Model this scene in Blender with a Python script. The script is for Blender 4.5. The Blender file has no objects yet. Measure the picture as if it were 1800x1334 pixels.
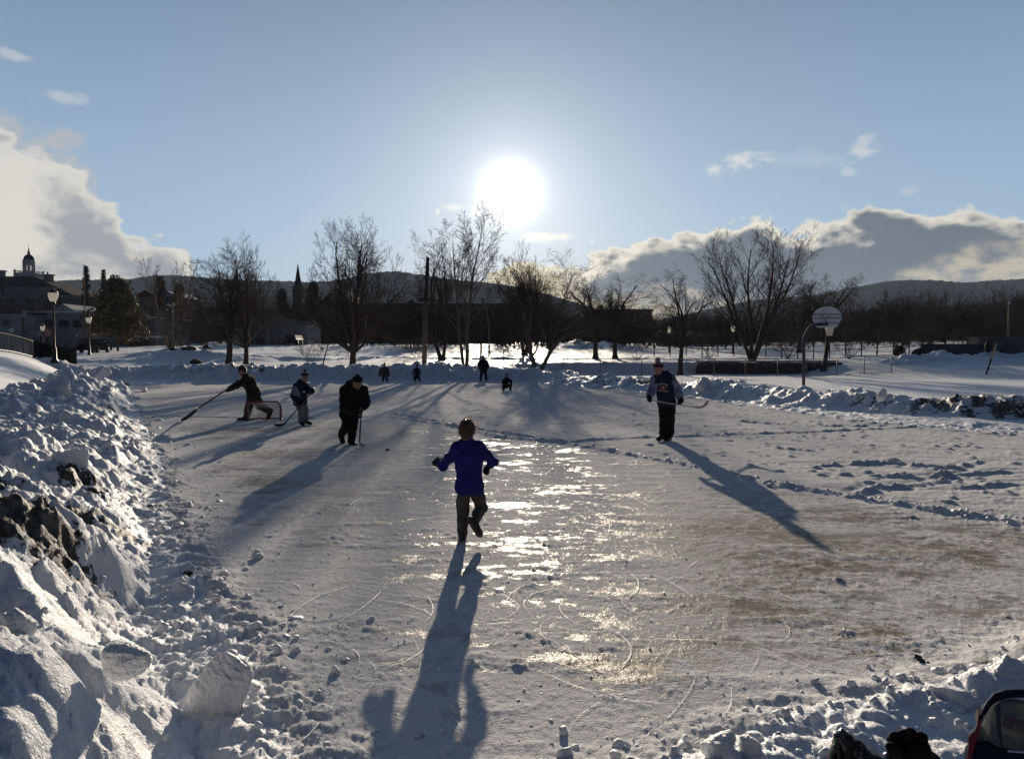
import bpy, bmesh, math, random
import numpy as np
from mathutils import Vector, Matrix
from mathutils.bvhtree import BVHTree

# ------------------------------------------------------------------ camera, sky, sun, exposure
sc = bpy.context.scene
COL = sc.collection
F, CX, CY, EYE = 1390.0, 900.0, 667.0, 1.75          # focal length and centre in photograph pixels, eye height
PITCH = math.atan((667.0 - 616.0) / F)

def ray(px, py):
    x, y, z = (px - CX) / F, 1.0, -(py - CY) / F
    c, s = math.cos(PITCH), math.sin(PITCH)
    return Vector((x, y * c + z * s, z * c - y * s))

def at(px, py, Y):                                    # the point seen at a pixel, at world depth Y
    d = ray(px, py); k = Y / d.y
    return Vector((d.x * k, Y, EYE + d.z * k))

def gp(px, py, z=0.0):                                # the point seen at a pixel, on the level z
    d = ray(px, py); k = (z - EYE) / d.z
    return Vector((d.x * k, d.y * k, z))

cam_d = bpy.data.cameras.new("camera"); cam = bpy.data.objects.new("camera", cam_d); COL.objects.link(cam)
cam_d.sensor_width = 36.0; cam_d.lens = 36.0 * F / 1800.0
cam_d.clip_start = 0.05; cam_d.clip_end = 9000
cam.location = (0, 0, EYE); cam.rotation_euler = (math.radians(90) - PITCH, 0, 0)
sc.camera = cam
sc.view_settings.view_transform = 'Standard'
try: sc.view_settings.look = 'None'
except Exception: pass
sc.view_settings.gamma = 1.0
sc.view_settings.use_curve_mapping = False
sc.view_settings.exposure = 0.55

SUN = ray(897, 338).normalized()
SUN_EL = math.asin(SUN.z); SUN_AZ = math.atan2(SUN.x, SUN.y)
sun_d = bpy.data.lights.new("sun", 'SUN'); sun = bpy.data.objects.new("sun", sun_d); COL.objects.link(sun)
sun_d.energy = 5.0; sun_d.angle = math.radians(0.5); sun_d.color = (1.0, 0.85, 0.67)
sun.rotation_euler = SUN.to_track_quat('Z', 'Y').to_euler(); sun.location = (0, 60, 40)

world = bpy.data.worlds.new("World"); sc.world = world; world.use_nodes = True
WT = world.node_tree; WT.nodes.clear()

class NG:                                             # a small writer of shader node maths
    def __init__(s, tree): s.t = tree; s.L = tree.links
    def n(s, typ, **kw):
        o = s.t.nodes.new(typ)
        for k, v in kw.items(): setattr(o, k, v)
        return o
    def put(s, sock, v):
        if hasattr(v, 'is_output'): s.L.new(v, sock)
        else: sock.default_value = v
    def m(s, op, a, b=None, c=None, clamp=False):
        o = s.n('ShaderNodeMath', operation=op, use_clamp=clamp)
        for i, v in enumerate((a, b, c)):
            if v is not None: s.put(o.inputs[i], v)
        return o.outputs[0]
    def ss(s, v, lo, hi, a=0.0, b=1.0):
        o = s.n('ShaderNodeMapRange', interpolation_type='SMOOTHSTEP')
        s.put(o.inputs[0], v)
        for i, w in enumerate((lo, hi, a, b)): s.put(o.inputs[1 + i], w)
        return o.outputs[0]
    def mix(s, f, a, b, mode='MIX'):
        o = s.n('ShaderNodeMix', data_type='RGBA', blend_type=mode)
        s.put(o.inputs[0], f)
        s.put(o.inputs[6], a if hasattr(a, 'is_output') else (*a, 1))
        s.put(o.inputs[7], b if hasattr(b, 'is_output') else (*b, 1))
        return o.outputs[2]
    def noise(s, vec, scale, detail=4, rough=0.55, w=None, dist=0.0):
        o = s.n('ShaderNodeTexNoise')
        if vec is not None: s.L.new(vec, o.inputs['Vector'])
        o.inputs['Scale'].default_value = scale; o.inputs['Detail'].default_value = detail
        o.inputs['Roughness'].default_value = rough; o.inputs['Distortion'].default_value = dist
        return o.outputs[0]
    def xyz(s, x, y, z):
        o = s.n('ShaderNodeCombineXYZ')
        for i, v in enumerate((x, y, z)): s.put(o.inputs[i], v)
        return o.outputs[0]

def build_sky():
    g = NG(WT)
    SKY = 0.07
    sky = g.n('ShaderNodeTexSky', sky_type='NISHITA')
    sky.sun_disc = False; sky.sun_elevation = SUN_EL; sky.sun_rotation = SUN_AZ
    sky.altitude = 200; sky.air_density = 1.0; sky.dust_density = 0.6; sky.ozone_density = 1.6
    K = 0.69 / SKY
    tc = g.n('ShaderNodeTexCoord'); d = tc.outputs['Generated']
    sep = g.n('ShaderNodeSeparateXYZ'); g.L.new(d, sep.inputs[0])
    az = g.m('ARCTAN2', sep.outputs[0], sep.outputs[1]); el = g.m('ARCSINE', sep.outputs[2])
    skyc = sky.outputs[0]
    # clear winter air: a paler, greyer blue than the bare scattering model
    grade = g.n('ShaderNodeHueSaturation'); grade.inputs['Saturation'].default_value = 0.82
    g.L.new(skyc, grade.inputs['Color'])
    gradient = g.ss(el, 0.0, 0.55)
    pale = g.mix(gradient, tuple(K * c for c in (0.37, 0.545, 0.76)), tuple(K * c for c in (0.105, 0.195, 0.315)))
    base = g.mix(0.85, grade.outputs[0], pale)
    # aureole of the low sun
    dp = g.n('ShaderNodeVectorMath', operation='DOT_PRODUCT'); g.L.new(d, dp.inputs[0]); dp.inputs[1].default_value = SUN
    th = g.m('ARCCOSINE', g.m('MINIMUM', dp.outputs['Value'], 0.9999999))
    core = g.m('EXPONENT', g.m('MULTIPLY', g.m('POWER', g.m('DIVIDE', th, 0.025), 2.0), -1.0))
    mid = g.m('EXPONENT', g.m('MULTIPLY', th, -1 / 0.050))
    wide = g.m('EXPONENT', g.m('MULTIPLY', th, -1 / 0.26))
    def pa(px, py):
        r = ray(px, py).normalized(); return math.atan2(r.x, r.y), math.asin(r.z)
    v1 = g.xyz(az, g.m('MULTIPLY', el, 1.7), 0.0)
    v2 = g.xyz(az, g.m('MULTIPLY', el, 1.7), 3.7)
    n_big = g.noise(v1, 11, 10, 0.60, dist=0.15); n_fine = g.noise(v2, 30, 10, 0.62, dist=0.1); n_patch = g.noise(v2, 7, 6, 0.55, dist=0.5)
    def curve(pts, elmax=0.5):
        fc = g.n('ShaderNodeFloatCurve'); cv = fc.mapping.curves[0]
        P = []
        for px, py in pts:
            a, e = pa(px, py); P.append(((a + 0.75) / 1.5, max(0.0, min(1.0, (e + 0.1) / (elmax + 0.1)))))
        while len(cv.points) < len(P): cv.points.new(0.5, 0.5)
        for p, q in zip(cv.points, P): p.location = q; p.handle_type = 'VECTOR' if False else 'AUTO'
        fc.mapping.update()
        g.L.new(g.m('DIVIDE', g.m('ADD', az, 0.75), 1.5), fc.inputs['Value'])
        return g.m('SUBTRACT', g.m('MULTIPLY', fc.outputs[0], elmax + 0.1), 0.1)
    nb = g.m('SUBTRACT', n_big, 0.5); nf = g.m('SUBTRACT', n_fine, 0.5)
    wob = g.m('ADD', g.m('MULTIPLY', nb, 0.085), g.m('MULTIPLY', nf, 0.075))
    def vor(vec, scale):
        o = g.n('ShaderNodeTexVoronoi', feature='SMOOTH_F1'); g.L.new(vec, o.inputs['Vector']); o.inputs['Scale'].default_value = scale; o.inputs['Smoothness'].default_value = 0.35; return o.outputs['Distance']
    bil = g.m('ADD', g.m('MULTIPLY', g.m('SUBTRACT', 0.42, vor(v1, 24)), 0.055), g.m('MULTIPLY', g.m('SUBTRACT', 0.42, vor(v2, 58)), 0.026))
    wob = g.m('ADD', wob, bil)
    # left bank of cloud
    eL = curve([(-260, 120), (0, 215), (60, 242), (130, 280), (195, 332), (230, 390), (290, 412), (318, 428), (337, 462), (352, 520), (385, 640), (2000, 660)])
    sL = g.m('ADD', g.m('SUBTRACT', eL, el), g.m('MULTIPLY', wob, 0.8))
    dL = g.ss(sL, -0.002, 0.012)
    eL2 = curve([(-260, 60), (0, 165), (60, 190), (120, 215), (165, 262), (180, 330), (205, 480), (2000, 660)])
    sL2 = g.m('ADD', g.m('SUBTRACT', eL2, el), g.m('MULTIPLY', wob, 1.0))
    dL2 = g.m('MULTIPLY', g.ss(sL2, -0.01, 0.05), g.ss(n_patch, 0.34, 0.56, 0.40, 1.0))
    shadeL = g.m('MULTIPLY', g.ss(n_patch, 0.46, 0.62), g.ss(sL, 0.004, 0.04))
    colL = g.mix(shadeL, tuple(K * c for c in (0.88, 0.81, 0.69)), tuple(K * c for c in (0.33, 0.345, 0.37)))
    colL = g.mix(g.m('MULTIPLY', g.ss(el, 0.02, 0.30), 0.55), colL, tuple(K * c for c in (0.50, 0.53, 0.56)))
    # right bank of cloud
    eR = curve([(-300, 660), (700, 640), (800, 545), (850, 480), (905, 452), (1000, 458), (1045, 438), (1100, 424), (1160, 412), (1230, 396), (1290, 378), (1345, 366), (1380, 386),
                (1450, 376), (1540, 356), (1620, 352), (1700, 362), (1800, 366), (2100, 330)])
    sR = g.m('ADD', g.m('SUBTRACT', eR, el), g.m('MULTIPLY', wob, 0.50))
    dR = g.ss(sR, -0.001, 0.007)
    body = g.ss(g.m('ADD', sR, g.m('ADD', g.m('MULTIPLY', nb, 0.03), g.m('MULTIPLY', bil, 0.25))), 0.001, 0.026)
    eB = curve([(-300, 300), (850, 420), (960, 455), (1040, 495), (1150, 520), (1300, 528), (1450, 525), (1540, 505), (1600, 475), (1680, 450), (1740, 448), (1800, 415), (2100, 400)])
    under = g.ss(g.m('ADD', g.m('SUBTRACT', eB, el), g.m('ADD', g.m('MULTIPLY', nb, 0.10), g.m('MULTIPLY', nf, 0.05))), -0.012, 0.026)
    near_sun = g.m('EXPONENT', g.m('MULTIPLY', g.m('POWER', g.m('DIVIDE', th, 0.30), 2.0), -1.0))
    greyR = g.mix(n_patch, tuple(K * c for c in (0.105, 0.135, 0.175)), tuple(K * c for c in (0.165, 0.188, 0.22)))
    brightR = g.mix(near_sun, tuple(K * c for c in (0.78, 0.73, 0.63)), tuple(K * c for c in (1.1, 1.0, 0.80)))
    underR = g.mix(near_sun, g.mix(g.ss(n_fine, 0.38, 0.62), tuple(K * c for c in (0.27, 0.29, 0.31)), tuple(K * c for c in (0.62, 0.53, 0.39))), tuple(K * c for c in (1.0, 0.82, 0.52)))
    colR = g.mix(body, brightR, greyR)
    colR = g.mix(under, colR, underR)
    # small puffs and wisps
    def puff(px, py, rx, ry, amp=1.0):
        a, e = pa(px, py)
        u = g.m('DIVIDE', g.m('SUBTRACT', az, a), rx / F); v = g.m('DIVIDE', g.m('SUBTRACT', el, e), ry / F)
        r = g.m('SQRT', g.m('ADD', g.m('MULTIPLY', u, u), g.m('MULTIPLY', v, v)))
        r = g.m('ADD', r, g.m('ADD', g.m('MULTIPLY', nb, 1.6), g.m('MULTIPLY', nf, 3.2)))
        return g.m('MULTIPLY', g.ss(r, 1.0, 0.1), amp)
    P = None
    for q in [(1305, 283, 46, 22, .8), (1257, 296, 22, 14, .7), (1518, 268, 26, 22, .75), (1490, 302, 14, 10, .5), (1595, 338, 20, 12, .4), (945, 419, 42, 13, 1.0),
              (992, 417, 20, 9, .9), (795, 366, 26, 9, .55), (770, 374, 8, 7, .9), (833, 378, 24, 13, 1.0), (1041, 424, 8, 6, .8), (20, 97, 34, 9, .55), (108, 170, 32, 12, .5), (1420, 285, 60, 24, .25)]:
        p = puff(*q); P = p if P is None else g.m('MAXIMUM', P, p)
    colP = g.mix(near_sun, tuple(K * c for c in (0.62, 0.63, 0.64)), tuple(K * c for c in (1.0, 0.97, 0.90)))
    c = g.mix(dL2, base, tuple(K * q for q in (0.50, 0.49, 0.48)))
    c = g.mix(dL, c, colL)
    c = g.mix(P, c, colP)
    c = g.mix(dR, c, colR)
    # away from the sun the clear winter sky falls to a deep blue
    rear = g.ss(th, 0.55, 1.25)
    c = g.mix(rear, c, tuple(K * q for q in (0.018, 0.034, 0.075)))
    glow = g.m('ADD', g.m('MULTIPLY', core, 2.6 * K), g.m('ADD', g.m('MULTIPLY', mid, 0.70 * K), g.m('MULTIPLY', wide, 0.07 * K)))
    gv = g.n('ShaderNodeVectorMath', operation='SCALE'); gv.inputs[0].default_value = (1.0, 0.96, 0.90); g.L.new(glow, gv.inputs['Scale'])
    add = g.n('ShaderNodeVectorMath', operation='ADD'); g.L.new(c, add.inputs[0]); g.L.new(gv.outputs[0], add.inputs[1])
    bg = g.n('ShaderNodeBackground'); bg.inputs['Strength'].default_value = SKY
    g.L.new(add.outputs[0], bg.inputs['Color'])
    out = g.n('ShaderNodeOutputWorld'); g.L.new(bg.outputs[0], out.inputs['Surface'])
build_sky()

# ------------------------------------------------------------------ helpers
def tag(o, label=None, cat=None, group=None, kind=None):
    if label: o['label'] = label
    if cat: o['category'] = cat
    if group: o['group'] = group
    if kind: o['kind'] = kind
    return o

def empty(name, loc, label=None, cat=None, group=None, rz=0.0):
    o = bpy.data.objects.new(name, None); COL.objects.link(o)
    o.location = loc; o.rotation_euler = (0, 0, rz); o.empty_display_size = 0.2
    return tag(o, label, cat, group)

def link(name, me, m=None, parent=None, keep_world=True):
    o = bpy.data.objects.new(name, me); COL.objects.link(o)
    if m is not None: me.materials.append(m)
    if parent is not None:
        o.parent = parent
        if keep_world:                                 # mesh data is in world coordinates: undo the chain above
            M = Matrix.Identity(4); p = parent
            while p is not None:
                M = (Matrix.Translation(p.location) @ p.rotation_euler.to_matrix().to_4x4()) @ M if p.matrix_parent_inverse == Matrix.Identity(4) else Matrix.Translation(p.location) @ p.rotation_euler.to_matrix().to_4x4() @ M
                p = p.parent
            Mi = M.inverted()
            me.transform(Mi)
    return o

def mesh_np(name, V, Q, smooth=False):
    V = np.asarray(V, np.float32); Q = np.asarray(Q, np.int32)
    me = bpy.data.meshes.new(name)
    n, k = Q.shape
    me.vertices.add(len(V)); me.vertices.foreach_set('co', V.ravel())
    me.loops.add(n * k); me.loops.foreach_set('vertex_index', Q.ravel())
    me.polygons.add(n); me.polygons.foreach_set('loop_start', np.arange(0, n * k, k, dtype=np.int32))
    me.polygons.foreach_set('use_smooth', np.full(n, smooth, bool))
    me.update(calc_edges=True)
    return me

def point_attr(me, name, arr):
    a = me.attributes.new(name, 'FLOAT', 'POINT'); a.data.foreach_set('value', np.asarray(arr, np.float32))

class MB:                                              # collects solids (boxes, bars, tubes, lathes) into one mesh
    def __init__(s): s.V = []; s.F = []; s.S = []
    def add(s, V, Fs, smooth=False):
        b = len(s.V); s.V += [tuple(v) for v in V]; s.F += [tuple(i + b for i in f) for f in Fs]; s.S += [smooth] * len(Fs); return s
    def box(s, c, size, rz=0.0, M=None):
        x, y, z = (k / 2 for k in size)
        V = [Vector((a * x, b * y, e * z)) for e in (-1, 1) for a, b in ((-1, -1), (1, -1), (1, 1), (-1, 1))]
        R = Matrix.Rotation(rz, 4, 'Z') if M is None else M
        V = [R @ v + Vector(c) for v in V]
        return s.add(V, [(3, 2, 1, 0), (4, 5, 6, 7), (0, 1, 5, 4), (1, 2, 6, 5), (2, 3, 7, 6), (3, 0, 4, 7)])
    def tube(s, pts, r, n=8, cap=True, smooth=True, rs=None):
        pts = [Vector(p) for p in pts]; N = len(pts)
        rs = rs or ([r] * N if not isinstance(r, (list, tuple)) else r)
        V = []; prev = None
        for i, p in enumerate(pts):
            d = (pts[min(i + 1, N - 1)] - pts[max(i - 1, 0)]).normalized()
            if prev is None:
                u = d.orthogonal().normalized()
            else:
                u = (prev - d * prev.dot(d))
                u = u.normalized() if u.length > 1e-6 else d.orthogonal().normalized()
            prev = u; w = d.cross(u)
            for k in range(n):
                a = 2 * math.pi * k / n
                V.append(p + (u * math.cos(a) + w * math.sin(a)) * rs[i])
        Fs = [(i * n + k, i * n + (k + 1) % n, (i + 1) * n + (k + 1) % n, (i + 1) * n + k) for i in range(N - 1) for k in range(n)]
        if cap:
            Fs.append(tuple(range(n - 1, -1, -1))); Fs.append(tuple((N - 1) * n + k for k in range(n)))
        return s.add(V, Fs, smooth)
    def lathe(s, c, prof, n=16, smooth=True):          # prof: (radius, z)
        c = Vector(c); V = []
        for r, z in prof:
            for k in range(n):
                a = 2 * math.pi * k / n; V.append(c + Vector((r * math.cos(a), r * math.sin(a), z)))
        N = len(prof)
        Fs = [(i * n + k, i * n + (k + 1) % n, (i + 1) * n + (k + 1) % n, (i + 1) * n + k) for i in range(N - 1) for k in range(n)]
        Fs.append(tuple(range(n - 1, -1, -1))); Fs.append(tuple((N - 1) * n + k for k in range(n)))
        return s.add(V, Fs, smooth)
    def prism(s, poly, ofs):                           # a planar outline (3-D points) swept by the vector ofs
        P = [Vector(p) for p in poly]; n = len(P); o = Vector(ofs)
        V = P + [p + o for p in P]
        Fs = [tuple(range(n - 1, -1, -1)), tuple(range(n, 2 * n))] + [(k, (k + 1) % n, n + (k + 1) % n, n + k) for k in range(n)]
        return s.add(V, Fs)
    def build(s, name, m, parent=None):
        me = bpy.data.meshes.new(name); me.from_pydata([tuple(v) for v in s.V], [], s.F)
        me.polygons.foreach_set('use_smooth', np.array(s.S, bool))
        bm = bmesh.new(); bm.from_mesh(me); bmesh.ops.recalc_face_normals(bm, faces=bm.faces); bm.to_mesh(me); bm.free()
        me.update()
        return link(name, me, m, parent)

# ------------------------------------------------------------------ materials
def mat(name, col, rough=0.7, var=0.18, scale=6.0, bump=0.0, bscale=40.0, spec=0.3, metal=0.0, col2=None, coords='Object', sheen=0.0, dist=0.01):
    m = bpy.data.materials.new(name); m.use_nodes = True
    g = NG(m.node_tree); b = m.node_tree.nodes['Principled BSDF']
    tc = g.n('ShaderNodeTexCoord'); v = tc.outputs[coords]
    f = g.noise(v, scale, 5, 0.6)
    c2 = col2 or tuple(min(1, c * (1 + 2 * var)) for c in col)
    c1 = tuple(c * (1 - var) for c in col) if col2 is None else col
    g.L.new(g.mix(g.ss(f, 0.32, 0.68), c1, c2), b.inputs['Base Color'])
    b.inputs['Roughness'].default_value = rough; b.inputs['Metallic'].default_value = metal
    b.inputs['Specular IOR Level'].default_value = spec
    if sheen: b.inputs['Sheen Weight'].default_value = sheen
    if bump:
        bn = g.n('ShaderNodeBump'); bn.inputs['Strength'].default_value = bump; bn.inputs['Distance'].default_value = dist
        g.L.new(g.noise(v, bscale, 4, 0.6), bn.inputs['Height']); g.L.new(bn.outputs[0], b.inputs['Normal'])
    return m

def snow_mat(name, dirt=True, sss=0.0, bump=0.6):
    m = bpy.data.materials.new(name); m.use_nodes = True
    g = NG(m.node_tree); b = m.node_tree.nodes['Principled BSDF']
    tc = g.n('ShaderNodeTexCoord'); v = tc.outputs['Object']
    n1 = g.noise(v, 2.3, 5, 0.6)
    c = g.mix(n1, (0.74, 0.755, 0.78), (0.86, 0.865, 0.87))
    if dirt:
        a = g.n('ShaderNodeAttribute', attribute_name='dirt')
        n2 = g.noise(v, 9, 6, 0.65); n3 = g.noise(v, 40, 3, 0.6)
        k = g.ss(g.m('ADD', a.outputs['Fac'], g.m('MULTIPLY', g.m('SUBTRACT', n2, 0.5), 2.2)), 0.45, 0.62)
        c = g.mix(k, c, g.mix(n3, (0.012, 0.010, 0.007), (0.075, 0.058, 0.038)))
        k2 = g.ss(g.m('ADD', g.m('MULTIPLY', a.outputs['Fac'], 0.45), g.m('MULTIPLY', g.m('SUBTRACT', n2, 0.5), 1.2)), 0.25, 0.65, 0.0, 0.45)
        c = g.mix(k2, c, (0.42, 0.37, 0.30))
    g.L.new(c, b.inputs['Base Color'])
    b.inputs['Roughness'].default_value = 0.55; b.inputs['Specular IOR Level'].default_value = 0.25
    if sss:
        b.inputs['Subsurface Weight'].default_value = sss; b.inputs['Subsurface Radius'].default_value = (1.0, 0.85, 0.7); b.inputs['Subsurface Scale'].default_value = 0.04
    bn = g.n('ShaderNodeBump'); bn.inputs['Strength'].default_value = bump; bn.inputs['Distance'].default_value = 0.028
    h = g.m('ADD', g.noise(v, 22, 5, 0.65), g.m('MULTIPLY', g.noise(v, 90, 3, 0.6), 0.35))
    g.L.new(h, bn.inputs['Height']); g.L.new(bn.outputs[0], b.inputs['Normal'])
    return m

def ice_mat():
    m = bpy.data.materials.new("rink_ice"); m.use_nodes = True
    g = NG(m.node_tree); b = m.node_tree.nodes['Principled BSDF']
    tc = g.n('ShaderNodeTexCoord'); v = tc.outputs['Object']
    a = g.n('ShaderNodeAttribute', attribute_name='dust'); dirt = g.n('ShaderNodeAttribute', attribute_name='dirt')
    n1 = g.noise(v, 0.55, 4, 0.55); n2 = g.noise(v, 9, 7, 0.70); n3 = g.noise(v, 80, 4, 0.65)
    k = g.ss(g.m('ADD', a.outputs['Fac'], g.m('ADD', g.m('MULTIPLY', g.m('SUBTRACT', n2, 0.5), 2.0), g.m('MULTIPLY', g.m('SUBTRACT', n3, 0.5), 1.8))), 0.00, 0.52)
    icec = g.mix(n1, (0.36, 0.335, 0.30), (0.48, 0.465, 0.44))
    icec = g.mix(dirt.outputs['Fac'], icec, (0.21, 0.165, 0.11))
    c = g.mix(k, icec, (0.70, 0.69, 0.68))
    g.L.new(c, b.inputs['Base Color'])
    g.L.new(g.ss(k, 0.0, 0.5, 0.34, 0.88), b.inputs['Roughness'])
    g.L.new(g.ss(k, 0.0, 0.30, 0.016, 0.0), b.inputs['Specular IOR Level'])
    h = g.m('ADD', g.m('MULTIPLY', n2, 0.7), g.m('ADD', g.m('MULTIPLY', n3, 0.35), g.m('MULTIPLY', g.noise(v, 20, 4, 0.6), 0.6)))
    bn = g.n('ShaderNodeBump'); g.L.new(g.ss(k, 0.0, 0.45, 0.50, 0.90), bn.inputs['Strength']); bn.inputs['Distance'].default_value = 0.017
    g.L.new(h, bn.inputs['Height']); g.L.new(bn.outputs[0], b.inputs['Normal'])
    return m

M_ICE = ice_mat()
M_SNOW = snow_mat("snow_field", True)
M_BANK = snow_mat("snow_bank", True, sss=0.0, bump=0.8)
M_CHUNK = snow_mat("snow_chunk", False, sss=0.10, bump=0.8)
# ------------------------------------------------------------------ noise
def _h(ix, iy, seed):
    n = (ix.astype(np.int64) * 374761393 + iy.astype(np.int64) * 668265263 + seed * 1442695041) & 0xFFFFFFFF
    n = ((n ^ (n >> 13)) * 1274126177) & 0xFFFFFFFF
    n = ((n ^ (n >> 16)) * 2246822519) & 0xFFFFFFFF
    return ((n ^ (n >> 15)) & 0xFFFFFF).astype(np.float32) / 16777215.0

def vn(x, y, seed=0):
    ix = np.floor(x); iy = np.floor(y); fx = x - ix; fy = y - iy
    ix = ix.astype(np.int64); iy = iy.astype(np.int64)
    u = fx * fx * fx * (fx * (fx * 6 - 15) + 10); w = fy * fy * fy * (fy * (fy * 6 - 15) + 10)
    a = _h(ix, iy, seed); b = _h(ix + 1, iy, seed); c = _h(ix, iy + 1, seed); d = _h(ix + 1, iy + 1, seed)
    return ((a * (1 - u) + b * u) * (1 - w) + (c * (1 - u) + d * u) * w) * 2 - 1

def fbm(x, y, oct=4, seed=0, gain=0.5):
    s = 0; a = 1.0; t = 0
    for o in range(oct):
        ca, sa = math.cos(o * 0.9 + 0.3), math.sin(o * 0.9 + 0.3)
        s = s + a * vn((x * ca - y * sa), (x * sa + y * ca), seed + o * 17); t += a
        a *= gain; x = x * 2.03 + 5.1; y = y * 2.03 - 3.7
    return s / t

def lumps(x, y, size, seed=0, dens=0.7, flat=0.5):     # scattered rounded lumps of about `size` metres
    cx = np.floor(x / size).astype(np.int64); cy = np.floor(y / size).astype(np.int64)
    out = np.zeros_like(x, dtype=np.float32)
    for dx in (-1, 0, 1):
        for dy in (-1, 0, 1):
            a = cx + dx; b = cy + dy
            px = (a + 0.15 + 0.7 * _h(a, b, seed)) * size; py = (b + 0.15 + 0.7 * _h(a, b, seed + 1)) * size
            r = size * (0.30 + 0.55 * _h(a, b, seed + 2) ** 2) * (_h(a, b, seed + 3) < dens)
            th = _h(a, b, seed + 4) * 6.28; e = 0.65 + 0.35 * _h(a, b, seed + 5)
            ux = (x - px) * np.cos(th) + (y - py) * np.sin(th); uy = (-(x - px) * np.sin(th) + (y - py) * np.cos(th)) / e
            q = 1 - (ux * ux + uy * uy) / np.maximum(r * r, 1e-9)
            tilt = 1 + 0.5 * ux / np.maximum(r, 1e-6)
            hh = np.where(q > 0, r * np.sqrt(np.maximum(q, 0)) * tilt, 0)
            out = np.maximum(out, np.minimum(hh, r * (0.55 + flat)))
    return out

def sst(x, a, b):
    t = np.clip((x - a) / (b - a), 0, 1); return t * t * (3 - 2 * t)

def poly_dist(x, y, P):                                # distance to a polyline and the values carried along it
    best = np.full(x.shape, 1e9, np.float32); val = [np.zeros_like(best) for _ in range(len(P[0]) - 2)]; side = np.zeros_like(best)
    for A, B in zip(P[:-1], P[1:]):
        ex, ey = B[0] - A[0], B[1] - A[1]; L2 = ex * ex + ey * ey
        t = np.clip(((x - A[0]) * ex + (y - A[1]) * ey) / L2, 0, 1)
        d = np.hypot(x - A[0] - t * ex, y - A[1] - t * ey)
        k = d < best; best = np.where(k, d, best)
        side = np.where(k, np.sign(ex * (y - A[1]) - ey * (x - A[0])), side)
        for i in range(len(val)): val[i] = np.where(k, A[2 + i] * (1 - t) + B[2 + i] * t, val[i])
    return best, side, val

def in_poly(x, y, P):
    c = np.zeros(x.shape, bool); n = len(P)
    for i in range(n):
        x0, y0 = P[i]; x1, y1 = P[(i + 1) % n]
        k = ((y0 > y) != (y1 > y))
        c ^= k & (x < (x1 - x0) * (y - y0) / ((y1 - y0) if y1 != y0 else 1e-9) + x0)
    return c

# ------------------------------------------------------------------ the ground: rink, banks, fields, hills
def G2(L): return [tuple(gp(a, b)[:2]) for a, b in L]
RINK = G2([(560, 1400), (470, 1240), (420, 1130), (330, 1010), (300, 930), (290, 870), (285, 820), (262, 770), (240, 720), (235, 676), (600, 674), (930, 674),
           (1050, 683), (1230, 703), (1500, 743), (1800, 770), (2300, 815), (2300, 1090), (1900, 1165), (1750, 1197), (1600, 1228), (1430, 1250), (1290, 1305), (1000, 1425)])
LEFT = [(-1.0, -2.0, .7, .8), (-1.15, 0.6, .75, .75), (-1.75, 2.7, .80, .75), (-2.9, 4.0, .78, 1.0), (-4.5, 6.4, .74, 1.3), (-5.5, 8.5, .66, 1.6), (-6.6, 10.9, .62, 1.7), (-8.8, 15.0, .68, 1.8),
        (-11.3, 19.3, .84, 1.7), (-14.4, 26.5, 1.0, 1.6), (-17.0, 31.5, .8, 1.4)]
FAR = [(-26, 45.5, .6, 1.8), (-20, 45.6, .85, 2.2), (-14, 45.8, .95, 2.3), (-10, 46, .75, 2.2), (-7, 46, .85, 2.2), (-4.6, 46, .95, 2.0), (-2, 45.8, .75, 1.9), (1.5, 45, .7, 1.9), (3.0, 43, .6, 1.8)]
RIGHT = [(2.2, 44, .5, 1.7), (4.5, 37.5, .5, 1.5), (7.0, 32.5, .48, 1.5), (8.3, 29.5, .72, 1.4), (9.4, 25.4, .50, 1.3), (10.5, 22.5, .55, 1.3), (12.3, 20.0, .66, 1.4), (15.5, 18.3, .50, 1.4), (22, 16.0, .5, 1.4), (30, 13, .5, 1.4)]
RIDGE = [(x, y) for x, y in G2([(690, 728), (760, 738), (820, 755), (880, 769), (990, 778), (1100, 798), (1200, 815), (1350, 850), (1500, 873), (1650, 899), (1800, 920), (2100, 965)])]
LINE = G2([(225, 730), (500, 736), (690, 733), (990, 778), (1150, 771), (1400, 763), (1640, 752), (1800, 746)])
TRACKS = [G2(L) for L in ([(1440, 822), (1560, 815), (1690, 828)], [(1480, 838), (1620, 842), (1800, 832)], [(1540, 858), (1660, 862), (1800, 852)], [(1600, 822), (1700, 846), (1760, 870)],
                          [(1290, 742), (1420, 752), (1560, 750)], [(1180, 728), (1300, 735)], [(1520, 866), (1640, 848), (1720, 812)])]
RIDGE_R = [(x, y, 1.0) for x, y in RIDGE]
NEARR = [tuple(gp(a, b)[:2]) + (h, w) for a, b, h, w in [(900, 1430, .02, .25), (1120, 1365, .02, .2), (1290, 1340, .07, .18), (1430, 1310, .015, .25), (1560, 1245, .025, .22), (1690, 1220, .05, .24), (1800, 1180, .09, .28), (1950, 1140, .12, .45), (2300, 1070, .25, .8)]]
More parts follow.
